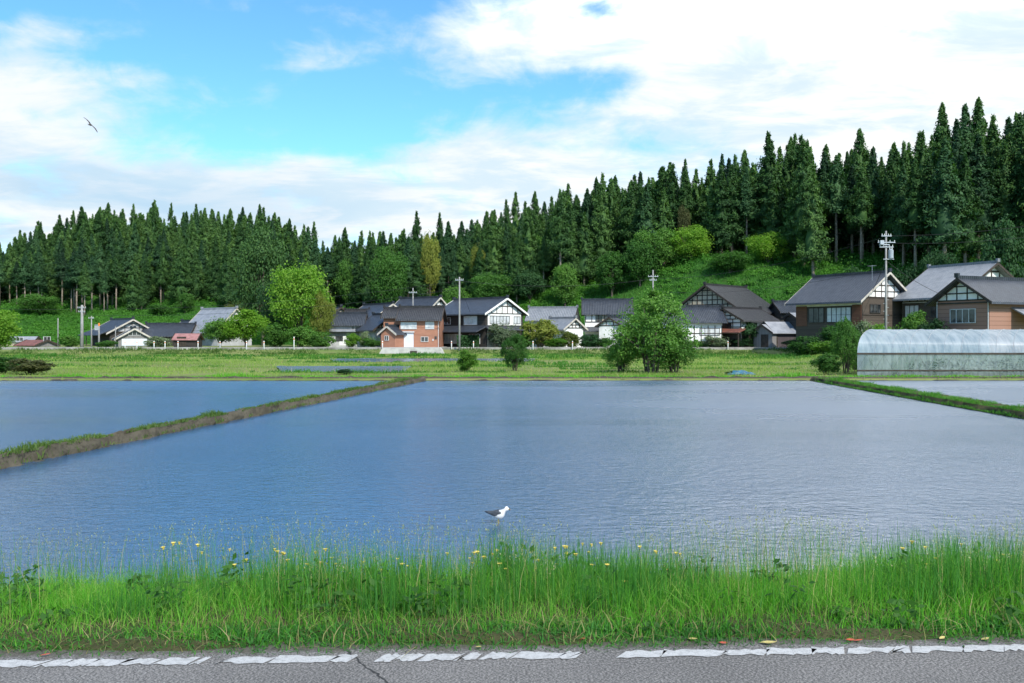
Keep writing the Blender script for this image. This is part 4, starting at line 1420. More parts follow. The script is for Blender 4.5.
        for j in range(rws):
            z = z0 + (z1 - z0) * j / max(rws, 1)
            e = half if not gable else min(half, (s.hr - 0.12 - z) / s.slope)
            if e > 0.3: m.box(-e, e, -0.095, -0.0, z, z + bw * 1.1)
        return part(m, 'timber_frame', M_timber, s.root)

    def pent(s, side, z, d, L=None, u=0.0, mat=None, drop=None, posts=0, name='pent_roof'):
        M = s.M @ s.frame_on(side)
        L = L or (s.L if side in ('front', 'back') else s.W) + 0.8
        drop = d * 0.4 if drop is None else drop
        m = MB(M)
        m.prism([(0.0, z), (-d, z - drop), (-d, z - drop + 0.14), (0.0, z + 0.16)], u - L / 2, u + L / 2)
        o = part(m, name, mat or M_tile, s.root)
        for i in range(posts):
            xx = u - L / 2 + 0.3 + (L - 0.6) * i / max(posts - 1, 1)
            m = MB(M); m.box(xx - .07, xx + .07, -d + 0.25, -d + 0.39, -0.8, z - drop + 0.06)
            part(m, 'porch_post', M_timber, s.root)
        return o


def house(name, label, cat, px, D):
    h = empty(name, (X(px, D), D, 0.0))
    tag(h, label, cat)
    return h


ZB = -0.35
# far left
h = house('cottage', 'low cottage with rusty red sheet roof at the far left', 'house', 37, 172)
b = Block(h, 37, 172, -32, 6.5, 4.2, ZB, Z(345, 172), Z(340.5, 172), M_greyboard, M_redroof, 0.3, 0.4, 0.12, False)
b.window('right', 0, 1.3, 1.4, 0.9, 2)
h = house('shed', 'small grey-roofed hut beside the red-roofed cottage', 'shed', 24, 182)
b = Block(h, 24, 182, 5, 5, 3.6, ZB, Z(341.5, 182), Z(337, 182), M_beige, M_greyroof, 0.3, 0.3, 0.12, False)
b.window('front', 0, 1.2, 1.4, .8, 2)

h = house('two_tier_house', 'dark two-tier roofed house right behind the left utility pole cluster', 'house', 122, 178)
b = Block(h, 122, 184, -48, 11.5, 8.5, ZB, Z(332, 184), Z(320.5, 184), M_darkboard, M_tile, 0.7, 0.9, barge=M_verge, gable_wall=M_greyplaster)
b.timbers('right', 7, 3)
b.window('front', -2, 3.6, 2.2, 1.2, 3, M_paper)
b.pent('front', 2.9, 2.4, posts=4)
b2 = Block(h, 133, 172, -62, 5.6, 5.6, ZB, Z(338, 172), Z(329.5, 172), M_greyboard, M_tile, 0.5, 0.7, barge=M_verge)
b2.window('right', 0, 2.4, 2.2, 0.9, 3)
b2.panel('right', 0, 0.7, 4.4, 1.3, M_shutter, 'garage_shutter')

h = house('long_house', 'long low black-roofed house behind the pink-roofed shed', 'house', 172, 183)
b = Block(h, 171, 183, 4, 8.6, 7, ZB, Z(334.5, 183), Z(325, 183), M_darkboard, M_tile, 0.6, 0.9)
b.window('front', -1.8, 1.6, 2.6, 1.4, 3, M_paper); b.window('front', 2, 1.6, 2.0, 1.2, 2)
b2 = Block(h, 188, 190, -50, 6, 5, ZB, Z(329, 190), Z(322, 190), M_beige, M_tile, 0.5, 0.6, barge=M_verge)
b2.timbers('right', 5, 2)
h = house('shed', 'dark board shed with faded pink sheet roof beside the far road', 'shed', 188, 160)
b = Block(h, 188, 160, 2, 4.0, 3.2, ZB, Z(339, 160), Z(334, 160), M_darkboard, M_pinkroof, 0.25, 0.4, 0.1, False)
b.panel('front', -0.6, 0.9, 1.6, 1.7, M_timber, 'door')

h = house('blue_roofed_house', 'house with long blue-grey sheet roof half hidden by the round trees', 'house', 222, 185)
b = Block(h, 219, 185, -38, 11, 8, ZB, Z(328, 185), Z(309.5, 185), M_greyplaster, M_greyroof, 0.6, 0.7, 0.15, barge=M_verge, gable_wall=M_plaster)
b.timbers('right', 6, 3)
b.window('front', 0, 2.2, 2.0, 1.1, 2)
b.pent('front', 3.0, 1.6, mat=M_greyroof)

h = house('grey_walled_cottage', 'grey-walled cottage with blue-black roof right of the tall bright tree', 'house', 345, 166)
b = Block(h, 344, 166, 3, 7.4, 6.5, ZB, Z(324.5, 166), Z(314.5, 166), M_greyplaster, M_tile, 0.5, 0.6)
b.panel('front', 0.6, 2.35, 6.2, 0.9, M_greyboard, 'board_band', 0.08)
b.panel('front', 1.3, 1.0, 3.4, 1.7, M_plaster, 'white_wall_panel', 0.05)
b.window('front', -0.4, 1.4, 1.3, 0.9, 2, frame=M_dframe); b.window('front', 2.4, 3.4, 1.4, .7, 2)
b.pent('front', 3.0, 0.9, mat=M_greyroof)
b2 = Block(h, 336, 174, -60, 5.0, 4.2, ZB, Z(315, 174), Z(308.5, 174), M_beige, M_tile, 0.5, 0.5, barge=M_timber)
b2.window('right', 0, 5.6, 1.2, 0.7, 2, frame=M_dframe)
b3 = Block(h, 357, 172, 4, 4, 4, ZB, Z(318, 172), Z(311, 172), M_darkboard, M_tile_brown, 0.3, 0.4)
b3.window('front', 0, 4.2, 1.2, .7, 2)

h = house('timbered_house', 'house with two stepped timbered gables left of the brick house', 'house', 383, 166)
b = Block(h, 378, 172, -52, 10, 7.2, ZB, Z(318, 172), Z(305.5, 172), M_greyplaster, M_tile, 0.6, 0.8, barge=M_verge, gable_wall=M_plaster)
b.timbers('right', 8, 4); b.window('front', 1, 4.6, 1.6, 1.0, 2)
b2 = Block(h, 383, 162, -54, 6.5, 6.2, ZB, Z(328, 162), Z(315.5, 162), M_greyplaster, M_tile, 0.5, 0.9, barge=M_timber, gable_wall=M_plaster)
b2.timbers('right', 7, 4); b2.window('front', 0, 1.6, 1.6, 1.1, 2); b2.window('right', 0, 2.0, 1.6, 1.1, 2)

h = house('gabled_house', 'black-roofed house whose timbered gable peeks over the brick house', 'house', 420, 176)
b = Block(h, 420, 178, -40, 10, 7, ZB, Z(313, 178), Z(299, 178), M_plaster, M_tile, 0.7, 1.0, barge=M_verge, gable_wall=M_plaster)
b.timbers('right', 8, 4); b.window('right', 0, 4.2, 2.4, 1.0, 3)
b.panel('right', 2.6, 3.6, 1.4, .8, M_plaster, 'balcony_box', 0.7)

h = house('brick_house', 'brick-clad house with white garage shutter on a concrete platform', 'house', 415, 150)
zf = -0.30
b = Block(h, 422, 152, -3, 6.6, 6, zf, Z(318.5, 149), Z(308.5, 152), M_brick, M_tile_brown, 0.5, 0.75, barge=M_timber)
b.window('front', -1.75, 3.55, 2.7, 1.15, 4, M_paper, M_frame)
b.window('front', 1.75, 3.6, 1.5, 1.25, 2, M_paper, M_frame)
b.window('front', 0.9, 1.3, 1.25, 0.85, 2, M_glass, M_frame)
b.panel('front', -2.05, 1.15, 2.2, 2.3, M_shutter, 'garage_shutter', 0.05)
b.panel('front', -2.05, 2.5, 2.5, 0.22, M_frame, 'shutter_box', 0.25)
b.panel('front', 2.75, 1.55, 0.35, 0.45, M_dframe, 'meter_box', 0.12)
b.panel('front', 2.3, 1.2, 0.2, 0.3, M_frame, 'tap_box', 0.1)
m = MB(b.M); m.tube([(3.2, -3.12, 0), (3.2, -3.12, b.he - .2)], 0.05, 6); part(m, 'downpipe', M_frame, h)
b2 = Block(h, 402, 156, -4, 5.4, 5, zf, Z(317, 156), Z(309.5, 156), M_brick, M_tile_brown, 0.4, 0.6)
b3 = Block(h, 394, 149, 62, 3.4, 2.8, zf, Z(333, 149), Z(327, 149), M_brick, M_tile, 0.35, 0.5, 0.16, barge=M_verge)
b3.window('left', -0.2, 1.5, 0.8, 0.8, 2)
m = MB(Matrix.Translation(-h.location))
m.prism([(X(381, 143), -1.7), (X(449, 142), -1.7), (X(441.5, 143.2), zf), (X(388.5, 146), zf)], 139.0, 156, 'y')
part(m, 'platform', M_concrete, h)
m = MB(Matrix.Translation(-h.location)); m.box(X(410, 139), X(417, 139), 138.93, 139.05, -1.3, -0.75); part(m, 'drain_opening', M_timber, h)

h = house('white_gabled_house', 'big dark-fronted house whose white gable catches the sun', 'house', 483, 156)
b = Block(h, 480, 157, -44, 12.0, 9.0, ZB, Z(313.5, 157), Z(299.5, 154), M_darkboard, M_tile, 0.7, 0.8, barge=M_plaster, gable_wall=M_plaster)
b.timbers('right', 8, 2, z0=b.he - .2)
b.panel('right', 0, b.he - 1.15, 8.0, 1.9, M_plaster, 'white_wall_panel', 0.05)
b.window('right', -1.2, b.he - 1.2, 4.8, 1.4, 6, M_paper, M_dframe); b.window('right', 3.0, b.he - 1.2, 1.6, 1.3, 2, M_paper, M_dframe)
b.panel('right', 0, 1.4, 8.2, 2.8, M_beige, 'lower_wall_panel', 0.05)
b.window('front', 2.4, b.he - 1.3, 3.2, 1.5, 4, M_paper, M_frame); b.window('front', -3.4, b.he - 1.3, 1.6, 1.2, 2, M_glass, M_frame)
b.pent('front', 3.5, 2.6, L=13, posts=0, drop=1.0)
b.pent('right', 3.4, 1.3, L=9.5, drop=.6)
b.window('front', -2.5, 1.4, 5.5, 1.7, 8, M_paper, M_frame); b.window('front', 3.4, 1.4, 2.6, 1.7, 3, M_glass, M_frame)

h = house('low_white_house', 'low grey-roofed house with white walls behind the olive bush', 'house', 553, 163)
b = Block(h, 553, 165, -12, 7.8, 6.5, ZB, Z(319, 162), Z(309, 165), M_plaster, M_tile_grey, 0.6, 0.7, barge=M_timber)
b.window('front', -1.5, 2.8, 2.0, 0.9, 3, M_glass, M_dframe)
b2 = Block(h, 563, 159, -50, 5.5, 4.5, ZB, Z(328, 159), Z(319.5, 159), M_plaster, M_tile_grey, 0.5, 0.7, barge=M_verge)
b2.timbers('right', 6, 3); b2.window('right', 0, 1.7, 1.8, 1.0, 2)

h = house('two_tier_white_house', 'white-walled house with two tiers of black roof left of the big bushy tree', 'house', 606, 166)
b = Block(h, 607, 168, -4, 8.2, 7, ZB, Z(312, 165), Z(301, 168), M_plaster, M_tile, 0.6, 0.9)
b.timbers('front', 8, 1, z0=b.he - 1.9, z1=b.he - .1)
b.window('front', 1.9, b.he - 1.1, 2.6, 1.2, 4, M_paper, M_dframe); b.window('front', -1.6, b.he - 1.1, 1.2, 1.1, 2, M_glass, M_dframe)
b.panel('front', -0.3, b.he - 1.2, 1.4, 1.5, M_beige, 'board_panel', 0.05)
b.pent('front', 3.4, 2.0, L=9.4, drop=.75)
b.panel('front', 0, 1.1, 8.0, 2.1, M_greyboard, 'lower_wall_panel', 0.05)
b2 = Block(h, 614, 161, 60, 3.6, 4.2, ZB, Z(325.5, 161), Z(318.5, 161), M_plaster, M_tile, 0.5, 0.6)
b2.timbers('left', 4, 2)

# grid-gabled farmhouse
h = house('farmhouse', 'large farmhouse with a timber-grid gable and sweeping dark tiled roof', 'house', 725, 156)
b = Block(h, 726, 164, 47, 13.0, 12.2, ZB, Z(309, 160), Z(286.5, 160), M_plaster, M_tile_brown, 0.9, 1.3, 0.28, barge=M_timber, gable_wall=M_beige)
b.timbers('left', 13, 6, z0=b.he - 1.0, bw=0.15)
b.window('front', -1.5, 4.2, 3.2, 1.3, 4, M_glass, M_dframe); b.window('front', 3, 4.2, 2.4, 1.3, 3, M_paper, M_dframe)
b.pent('front', 3.2, 2.0, mat=M_tile_brown)
b2 = Block(h, 690, 152, 3, 9.4, 5.6, ZB, Z(319.5, 149.5), Z(308, 152), M_plaster, M_tile, 0.6, 0.9)
b2.timbers('front', 9, 2, z0=0.9, z1=3.6)
b2.window('front', 2.6, 2.6, 3.4, 1.2, 4, M_paper, M_dframe); b2.panel('front', 0, 0.4, 9.2, 1.2, M_brownboard, 'board_band', .05)
b3 = Block(h, 742, 154.5, 40, 9.4, 6.4, ZB, Z(319, 151), Z(309.5, 153), M_plaster, M_tile_brown, 0.7, 1.0, barge=M_timber, gable_wall=M_plaster)
b3.timbers('left', 7, 3); b3.timbers('left', 5, 3, z0=2.6, z1=b3.he)
b3.window('left', -0.2, b3.he - 1.15, 3.0, 1.2, 3, M_glass, M_dframe)
b3.window('front', -1.5, b3.he - 1.3, 2.4, 1.2, 3, M_glass, M_dframe); b3.window('front', 2.4, b3.he - 1.3, 2.2, 1.2, 3, M_paper, M_dframe)
b3.panel('left', 0, 1.1, 6.4, 2.4, M_brownboard, 'lower_wall_panel', 0.05)
b3.panel('front', 0, 1.1, 9.2, 2.4, M_brownboard, 'lower_wall_panel', 0.05)
b3.pent('left', 3.0, 2.2, L=8.6, mat=M_redroof, posts=3, drop=.6)
b3.pent('front', 2.9, 1.2, L=9.6, mat=M_tile_brown, drop=.4)

h = house('shed', 'small black-tiled storehouse roof behind the plum-walled shed', 'shed', 788, 160)
b = Block(h, 789, 162, 8, 5.2, 5, ZB, Z(311, 160), Z(303, 162), M_darkboard, M_tile, 0.5, 0.7)
b.window('front', 0, 2.4, 1.6, .8, 2)
h = house('plum_shed', 'plum-walled sheet shed with open bay and low grey gable roof', 'shed', 788, 147)
b = Block(h, 790, 150, 14, 8.6, 5.0, ZB, Z(331.5, 147), Z(322.5, 150), M_plumboard, M_greyroof, 0.5, 0.6, 0.12, False)
b2 = Block(h, 812, 150, 10, 7.5, 5, ZB, Z(319, 150), Z(313.5, 150), M_darkboard, M_greyroof, 0.4, 0.4, 0.12, False)
b4 = Block(h, 770, 148.6, 32, 3.4, 4.0, ZB, Z(332, 148), Z(325, 148), M_greyboard, M_greyroof, 0.4, 0.5, 0.12, False)
b4.panel('left', 0.4, 1.0, 1.6, 2.3, M_timber, 'open_bay', 0.03); b4.panel('front', 0.2, 1.0, 1.8, 2.3, M_timber, 'door', 0.03)
b.window('front', 1.5, 1.3, 1.2, .7, 2, frame=M_dframe)

# right hand houses
h = house('long_farmhouse', 'long farmhouse with steep dark roof and white timbered gable behind the transformer pole', 'house', 850, 126)
zb = 1.0
b = Block(h, 850, 130, -60, 11.6, 9.4, zb, Z(297, 124), Z(273.5, 124), M_brownboard, M_tile, 0.9, 1.3, 0.26, barge=M_verge, gable_wall=M_plaster)
b.timbers('right', 8, 4, z0=b.he - 0.1)
b.timbers('right', 3, 2, z0=1.2, z1=b.he - .3)
b.window('right', -2.0, b.he - 1.6, 2.2, 1.2, 3, M_glass, M_dframe)
b.panel('front', 0, b.he - 0.75, 11.5, 0.8, M_plaster, 'white_wall_band', 0.05)
b.window('front', 2.0, b.he - 2.4, 4.2, 2.1, 5, M_paper, M_dframe, rows_=2); b.window('front', -2.0, b.he - 2.4, 2.8, 2.1, 3, M_glass, M_dframe, rows_=2)
b.panel('front', 5.0, b.he - 2.5, 1.5, 2.9, M_redbrick, 'red_board_panel', 0.07); b.panel('front', -4.7, b.he - 2.5, 2.0, 2.9, M_redbrick, 'red_board_panel', 0.07)
m = MB(b.M); m.bar((5.2, -1.8, b.hr - 1.6), (5.2, -1.8, b.hr + 1.2), .05, .05); m.bar((4.6, -1.8, b.hr + 1.1), (5.8, -1.8, b.hr + 1.1), .03, .03)
for q in range(4): m.bar((4.75 + q * .3, -2.2, b.hr + 1.1), (4.75 + q * .3, -1.4, b.hr + 1.1), .02, .02)
part(m, 'aerial', M_steel, h)

h = house('grey_tiled_house', 'house with broad silver-grey tiled roof behind the orange-walled house', 'house', 962, 122)
b = Block(h, 962, 124, -66, 9.0, 12.5, 1.0, Z(293, 116), Z(263.5, 118), M_plaster, M_tile_grey, 1.0, 1.1, 0.26, barge=M_timber, gable_wall=M_plaster)
b.timbers('right', 9, 4, bw=0.2); b.timbers('front', 8, 1, z0=b.he - .9, z1=b.he - .1)
b.panel('front', 0, b.he - 2.6, 8.9, 3.2, M_brownboard, 'board_band', .05)
b.window('front', -2.8, b.he - 2.2, 2.4, 1.8, 3, M_paper, M_dframe); b.window('front', 1.5, b.he - 2.2, 2.4, 1.6, 3, M_glass, M_dframe)

h = house('orange_walled_house', 'orange-walled house with black tiled roof and white window above the greenhouse', 'house', 975, 96)
zb = 0.2
b = Block(h, 996, 99.5, 24, 10.5, 6.6, zb, Z(299, 95), Z(280, 97), M_orangewall, M_tile, 0.8, 0.9, 0.24, barge=M_timber, gable_wall=M_plaster)
b.timbers('left', 6, 3, bw=0.12)
b.window('left', 0.1, b.he - 1.75, 3.2, 1.55, 4, M_glass, M_frame)
b.panel('left', 0, b.he - 0.35, 6.6, 0.16, M_timber, 'wall_plate', .09)
b.panel('left', 0.1, 0.85, 5.6, 1.1, M_brownboard, 'board_fence_band', .25)
b.window('front', 3.4, b.he - 1.6, 2.0, 1.2, 2, M_glass, M_frame)
b.pent('front', b.he - 1.0, 2.6, L=7.5, u=1.8, mat=M_greyroof, drop=1.3)
m = MB(b.M); m.tube([(-5.32, 3.2, -.5), (-5.32, 3.2, b.he - .1)], 0.05, 6); m.tube([(-5.32, -3.2, -.5), (-5.32, -3.2, b.he - .1)], 0.05, 6); part(m, 'downpipe', M_frame, h)

# ------------------------------------------------------------------ greenhouse
def greenhouse():
    D0 = 52.0
    x0 = X(857.5, D0); gz = HZ(x0 + 3, D0)
    g = empty('greenhouse', (x0, D0, gz))
    tag(g, 'long plastic-film tunnel greenhouse with rounded roof on the right', 'greenhouse')
    L, W, sw, rise, skew = 30.0, 5.4, 1.32, 1.42, 0.72
    prof = []
    n = 18
    for i in range(n + 1):
        t = math.pi * i / n
        prof.append((W / 2 - W / 2 * math.cos(t), sw + rise * math.sin(t) ** 0.85))
    def sheet(name, pr, mat, x_a=0.0, x_b=L, nx=120, wob=0.012):
        rows = []
        for i in range(nx + 1):
            xx = x_a + (x_b - x_a) * i / nx
            sag = -0.007 * abs(math.sin(math.pi * (xx / 1.0)))
            rows.append([(xx + y * skew + 0, y, z + sag * (1 if z > sw else 0.5) + wob * mnoise.noise(Vector((xx * 1.1, y * 1.5, z * 1.5)))) for y, z in pr])
        P = np.array(rows); idx = np.arange(P.shape[0] * P.shape[1]).reshape(P.shape[:2])
        f = np.stack([idx[:-1, :-1], idx[:-1, 1:], idx[1:, 1:], idx[1:, :-1]], -1).reshape(-1, 4)
        me = np_mesh(name, P.reshape(-1, 3), f); smooth(me)
        return link(name, me, mat, g)
    sheet('roof_film', prof, M_film)
    sheet('side_film', [(-0.03, sw - 0.03), (-0.035, sw * .7), (-0.03, sw * .4), (-0.02, 0.36)], M_film_side, wob=.03)
    sheet('skirt_film', [(-0.05, 0.33), (-0.06, 0.15), (-0.05, -0.05)], M_film_side, wob=.03)
    sheet('back_film', [(W, sw), (W, 0.6), (W, -0.05)], M_film)
    # left end wall
    ev = [(y * skew, y, z) for y, z in prof] + [(W * skew, W, -0.05), (0, 0, -0.05)]
    me = np_mesh('end_film', ev, [tuple(range(len(ev)))]); link('end_film', me, M_film, g)
    # hoops and rails
    hm = MB(); hm.tube([(0, 0, -0.2)] + [(y * skew, y, z + 0.012) for y, z in prof] + [(W * skew, W, -0.2)], 0.013, 6)
    h0 = hm.build('hoop', M_steel, g)
    for i in range(1, 31):
        o = h0.copy(); COL.objects.link(o); o.parent = g; o.location.x = i * 1.0
    for z, t, m in ((sw, 0.055, M_timber), (0.345, 0.045, M_timber)):
        mb = MB(); mb.box(-0.05, L, -0.085, -0.045, z - t, z + t); mb.build('rail', m, g)
    zz = MB()                                          # zig-zag wire holding the side film
    for i in range(60):
        a = i * 0.5
        zz.tube([(a, -0.07, sw - .05 if i % 2 else .42), (a + .5, -0.07, .42 if i % 2 else sw - .05)], 0.004, 4, False)
    zz.build('film_cord', M_wire, g)
    q = np.random.default_rng(8)
    n = 5000
    c = np.stack([q.uniform(1.5, L, n), q.uniform(.5, W - .5, n), q.uniform(0, 1, n) ** 1.5 * .9], -1); c[:, 0] += c[:, 1] * skew
    c = c[np.sin(c[:, 0] * 1.3) + q.normal(0, .5, len(c)) > -.1]
    v, f = leaf_quads(c, q.normal(size=c.shape), .09, .6, q)
    link('seedling_rows', np_mesh('seedling_rows', v, f), M_dark, g)
    bx = MB(); bx.box(1.0, L, 0.3, W - 0.3, -0.3, 0.03); bx.build('soil_bed', M_soil, g)


greenhouse()

# ------------------------------------------------------------------ utility poles and wires
def pole(label, px, D, ytop, r0=0.17, arms=((0.4, 1.5),), transformer=False, lean=0.0, rz=0.0, zb=None):
    x = X(px, D); z0 = HZ(x, D) if zb is None else zb
    e = empty('utility_pole', (x, D, z0), rz)
    tag(e, label, 'utility pole')
    H = Z(ytop, D) - z0
    m = MB(); m.tube([(0, 0, -0.6), (lean * .5, 0, H * 0.5), (lean, 0, H)], [r0, r0 * .82, r0 * .62], 12); m.build('pole', M_poleconc, e, True)
    for dz, w in arms:
        m = MB(); m.box(-w / 2 + lean, w / 2 + lean, -0.16, -0.08, H - dz - .05, H - dz + .05)
        a = m.build('crossarm', M_steel, e)
        for q in (-1, -0.45, 0.45, 1):
            m = MB(); xx = lean + q * (w / 2 - 0.08)
            m.tube([(xx, -0.12, H - dz + .05), (xx, -0.12, H - dz + .12), (xx, -0.12, H - dz + .16), (xx, -0.12, H - dz + .24)], [.015, .042, .025, .04], 8)
            m.build('insulator', M_white, a)
    if transformer:
        m = MB(); m.tube([(0.48, -0.12, H - 3.0), (0.48, -0.12, H - 2.1)], 0.27, 14); m.tube([(.48, -.12, H - 2.1), (.48, -.12, H - 2.0)], [.27, .12], 14)
        t = m.build('transformer', M_transf, e, False)
        for q in (-.12, .12):
            m = MB(); m.tube([(.48 + q, -.12, H - 2.05), (.48 + q, -.12, H - 1.8)], [.05, .03], 8); m.build('bushing', M_white, t)
        m = MB(); m.box(-.35, .8, -.2, -.12, H - 3.12, H - 3.04); m.box(-.8, .3, -.2, -.12, H - 1.55, H - 1.45); m.box(-.75, -.35, -.4, -.12, H - 1.5, H - 1.05); m.build('bracket', M_steel, e)
        m = MB()
        for q in range(16):
            zz = 1.6 + q * .42
            if zz < H - 3.2: m.box(-.32 if q % 2 else .1, -.1 if q % 2 else .32, -.02, .02, zz, zz + .03)
        m.build('step_bolts', M_steel, e)
        m = MB(); m.tube([(0, .02, H - 3.2), (-3.4, 2.2, 0.2)], 0.014, 5); m.build('guy_wire', M_wire, e)
    return e


pole('concrete pole with transformer and crossarms in front of the right houses', 886, 98, 231, 0.145, ((0.55, 1.1), (1.25, 1.9), (1.75, 1.5)), True)
pole('tall lone pole standing between the brick house and the white gabled house', 459.5, 141, 277, 0.17, ((0.5, 1.3),))
pole('pole whose top shows above the brick house roof', 413, 172, 288, 0.16, ((0.9, 1.6),))
pole('pole whose top sticks out behind the big bushy tree', 653, 150, 270, 0.17, ((1.1, 1.7), (1.7, 1.2)))
pole('thickest pole of the left pole cluster, with a crossarm', 82, 158, 305, 0.30, ((0.5, 1.5), (1.2, 1.2)))
pole('middle pole of the left pole cluster', 91.5, 160, 316, 0.14, ((0.4, 1.0),))
pole('rightmost pole of the left cluster, short with an orange cap', 99, 156, 324, 0.17, ())
pole('thin pole before the two-tier house', 115.5, 160, 326, 0.10, ())
pole('thin grey pole left of the pole cluster', 58, 165, 318, 0.11, ())
m = MB(); m.tube([(X(99, 156), 156, Z(326, 156)), (X(99, 156), 156, Z(323, 156))], .15, 10)
c_ = m.build('pole_cap', M_orange)
c_.parent = [o for o in COL.objects if o.get('label', '').startswith('rightmost pole of the left')][0]
c_.location = -Vector(c_.parent.location)


def wire(label, a, b, sag=0.6, r=0.02):
    a, b = Vector(a), Vector(b)
    pts = [a.lerp(b, i / 24) - Vector((0, 0, sag * 4 * (i / 24) * (1 - i / 24))) for i in range(25)]
    m = MB(); m.tube([tuple(p) for p in pts], r, 5, False)
    tag(m.build('power_line', M_wire), label, 'power line')


def P3(px, py, D): return (X(px, D), D, Z(py, D))
wire('upper power line running right from the transformer pole', P3(890, 236, 98), P3(1120, 210, 90))
wire('lower power line running right from the transformer pole', P3(890, 243, 98), P3(1120, 222, 90), .7)
wire('power line from the transformer pole to the pole behind the big bushy tree', P3(882, 238, 98), P3(655, 279, 150), 1.0)
wire('power line from the bushy-tree pole to the tall lone pole', P3(651, 279, 150), P3(461, 281, 141), 1.0)
wire('power line from the tall lone pole leftwards to the pole cluster', P3(457, 281, 141), P3(84, 309, 158), 1.2)
wire('power line leaving the pole cluster past the left edge', P3(80, 309, 158), P3(-160, 296, 150), .8)

wire('second power line from the tall lone pole to the pole above the brick house', P3(458, 283, 141), P3(414, 294, 172), .5)
wire('low cable from the transformer pole to the long farmhouse gable', P3(885, 262, 98), P3(872, 291, 122), .25)
wire('low cable from the transformer pole to the orange-walled house eave', P3(888, 262, 98), P3(948, 297, 94), .35)
wire('low telephone cable from the transformer pole towards the big bushy tree', P3(884, 268, 98), P3(655, 291, 150), 1.2)
wire('cable from the tall lone pole to the white gabled house eave', P3(461, 286, 141), P3(470, 312, 150), .15)
wire('lower cable from the tall lone pole leftwards to the pole cluster', P3(458, 289, 141), P3(84, 315, 158), 1.4)
wire('short cable between the two tallest poles of the left cluster', P3(83, 309, 158), P3(91, 319, 160), .05)

# ------------------------------------------------------------------ posts along the far road
proto = None
mk = [(125, 'before the two-tier house'), (137, 'right of the first post before the two-tier house'), (154, 'by the pale shrub left of the pink-roofed shed'), (165, 'just left of the pink-roofed shed'),
      (178, 'at the pink-roofed shed wall'), (198, 'right of the pink-roofed shed'), (220, 'below the low dark round tree'), (246.5, 'below the bright round tree'),
      (264, 'right of the bright round tree'), (294, 'below the tall bright tree, taller than its neighbours'), (382.5, 'left of the concrete platform'), (451.5, 'right of the brick house'),
      (473.5, 'before the white gabled house hedge'), (533, 'below the olive-yellow bush'), (572.5, 'before the yellow-green bush'), (728, 'before the farmhouse flowering shrub'), (810, 'before the plum-walled shed')]
for px, where in mk:
    D = 142.4
    loc = (X(px, D), D, -0.75)
    if proto is None:
        proto = e = empty('road_marker_post', loc)
        m = MB(); m.tube([(0, 0, -.3), (0, 0, 1.45), (0, 0, 1.52)], [.075, .075, .03], 8); m.build('post', M_white, e, True)
        m = MB(); m.tube([(0, 0, 1.18), (0, 0, 1.32)], .08, 8); m.build('reflector', M_orange, e)
    else:
        e = copy_tree(proto); e.location = loc
        if px == 294: e.scale = (1, 1, 1.45)
    tag(e, 'slim white marker post ' + where, 'marker post', 'white marker posts along the far road')

# clipped hedge
m = MB()
hx0, hx1 = X(456, 146.5), X(478, 146.5)
r_ = np.random.default_rng(3)
n = 2600
c = np.stack([r_.uniform(hx0, hx1, n), 150 + r_.uniform(-.8, .8, n), -.4 + 2.0 * r_.uniform(0, 1, n) ** .7], -1)
v, f = leaf_quads(c, r_.normal(size=(n, 3)) + np.array([0, -1, .6]), .14, .6, r_)
tag(link('hedge', np_mesh('hedge', v, f), M_dark), 'clipped dark hedge before the white gabled house', 'hedge')

# blue tarpaulin and dark heap at the field edge
e = empty('tarpaulin', (X(740, 55), 55, HZ(X(740, 55), 55)))
tag(e, 'crumpled blue tarpaulin lying on the grass at the paddy edge', 'tarpaulin')
g_ = 16
P = np.array([[((i / g_ - .5) * 1.7, (j / g_ - .5) * 1.2, 0.03 + max(0, .20 * (1 - ((i / g_ - .5) * 2) ** 2) * (1 - ((j / g_ - .5) * 2) ** 2) + .13 * mnoise.noise(Vector((i * .5, j * .5, 2))))) for i in range(g_ + 1)] for j in range(g_ + 1)])
o = grid_mesh('sheet', P, M_tarp); o.parent = e
tag(plant('mown_grass_heap', 'dark heap of cut grass left of the blue tarpaulin', 'heap', 731, 55, 371, 13, M_dark, 'bush', 9))

# ------------------------------------------------------------------ gull in the paddy
def ring_body(rings, seg=14):
    """rings: (x, z, half width, half height); one closed skin along x"""
    v, f = [], []
    for x, z, w, h in rings:
        for j in range(seg):
            a = 2 * math.pi * j / seg
            v.append((x, w * math.sin(a), z + h * math.cos(a)))
    n = len(rings)
    for i in range(n - 1):
        for j in range(seg):
            f.append((i * seg + j, i * seg + (j + 1) % seg, (i + 1) * seg + (j + 1) % seg, (i + 1) * seg + j))
    f.append(tuple(range(seg - 1, -1, -1))); f.append(tuple((n - 1) * seg + j for j in range(seg)))
    return v, f


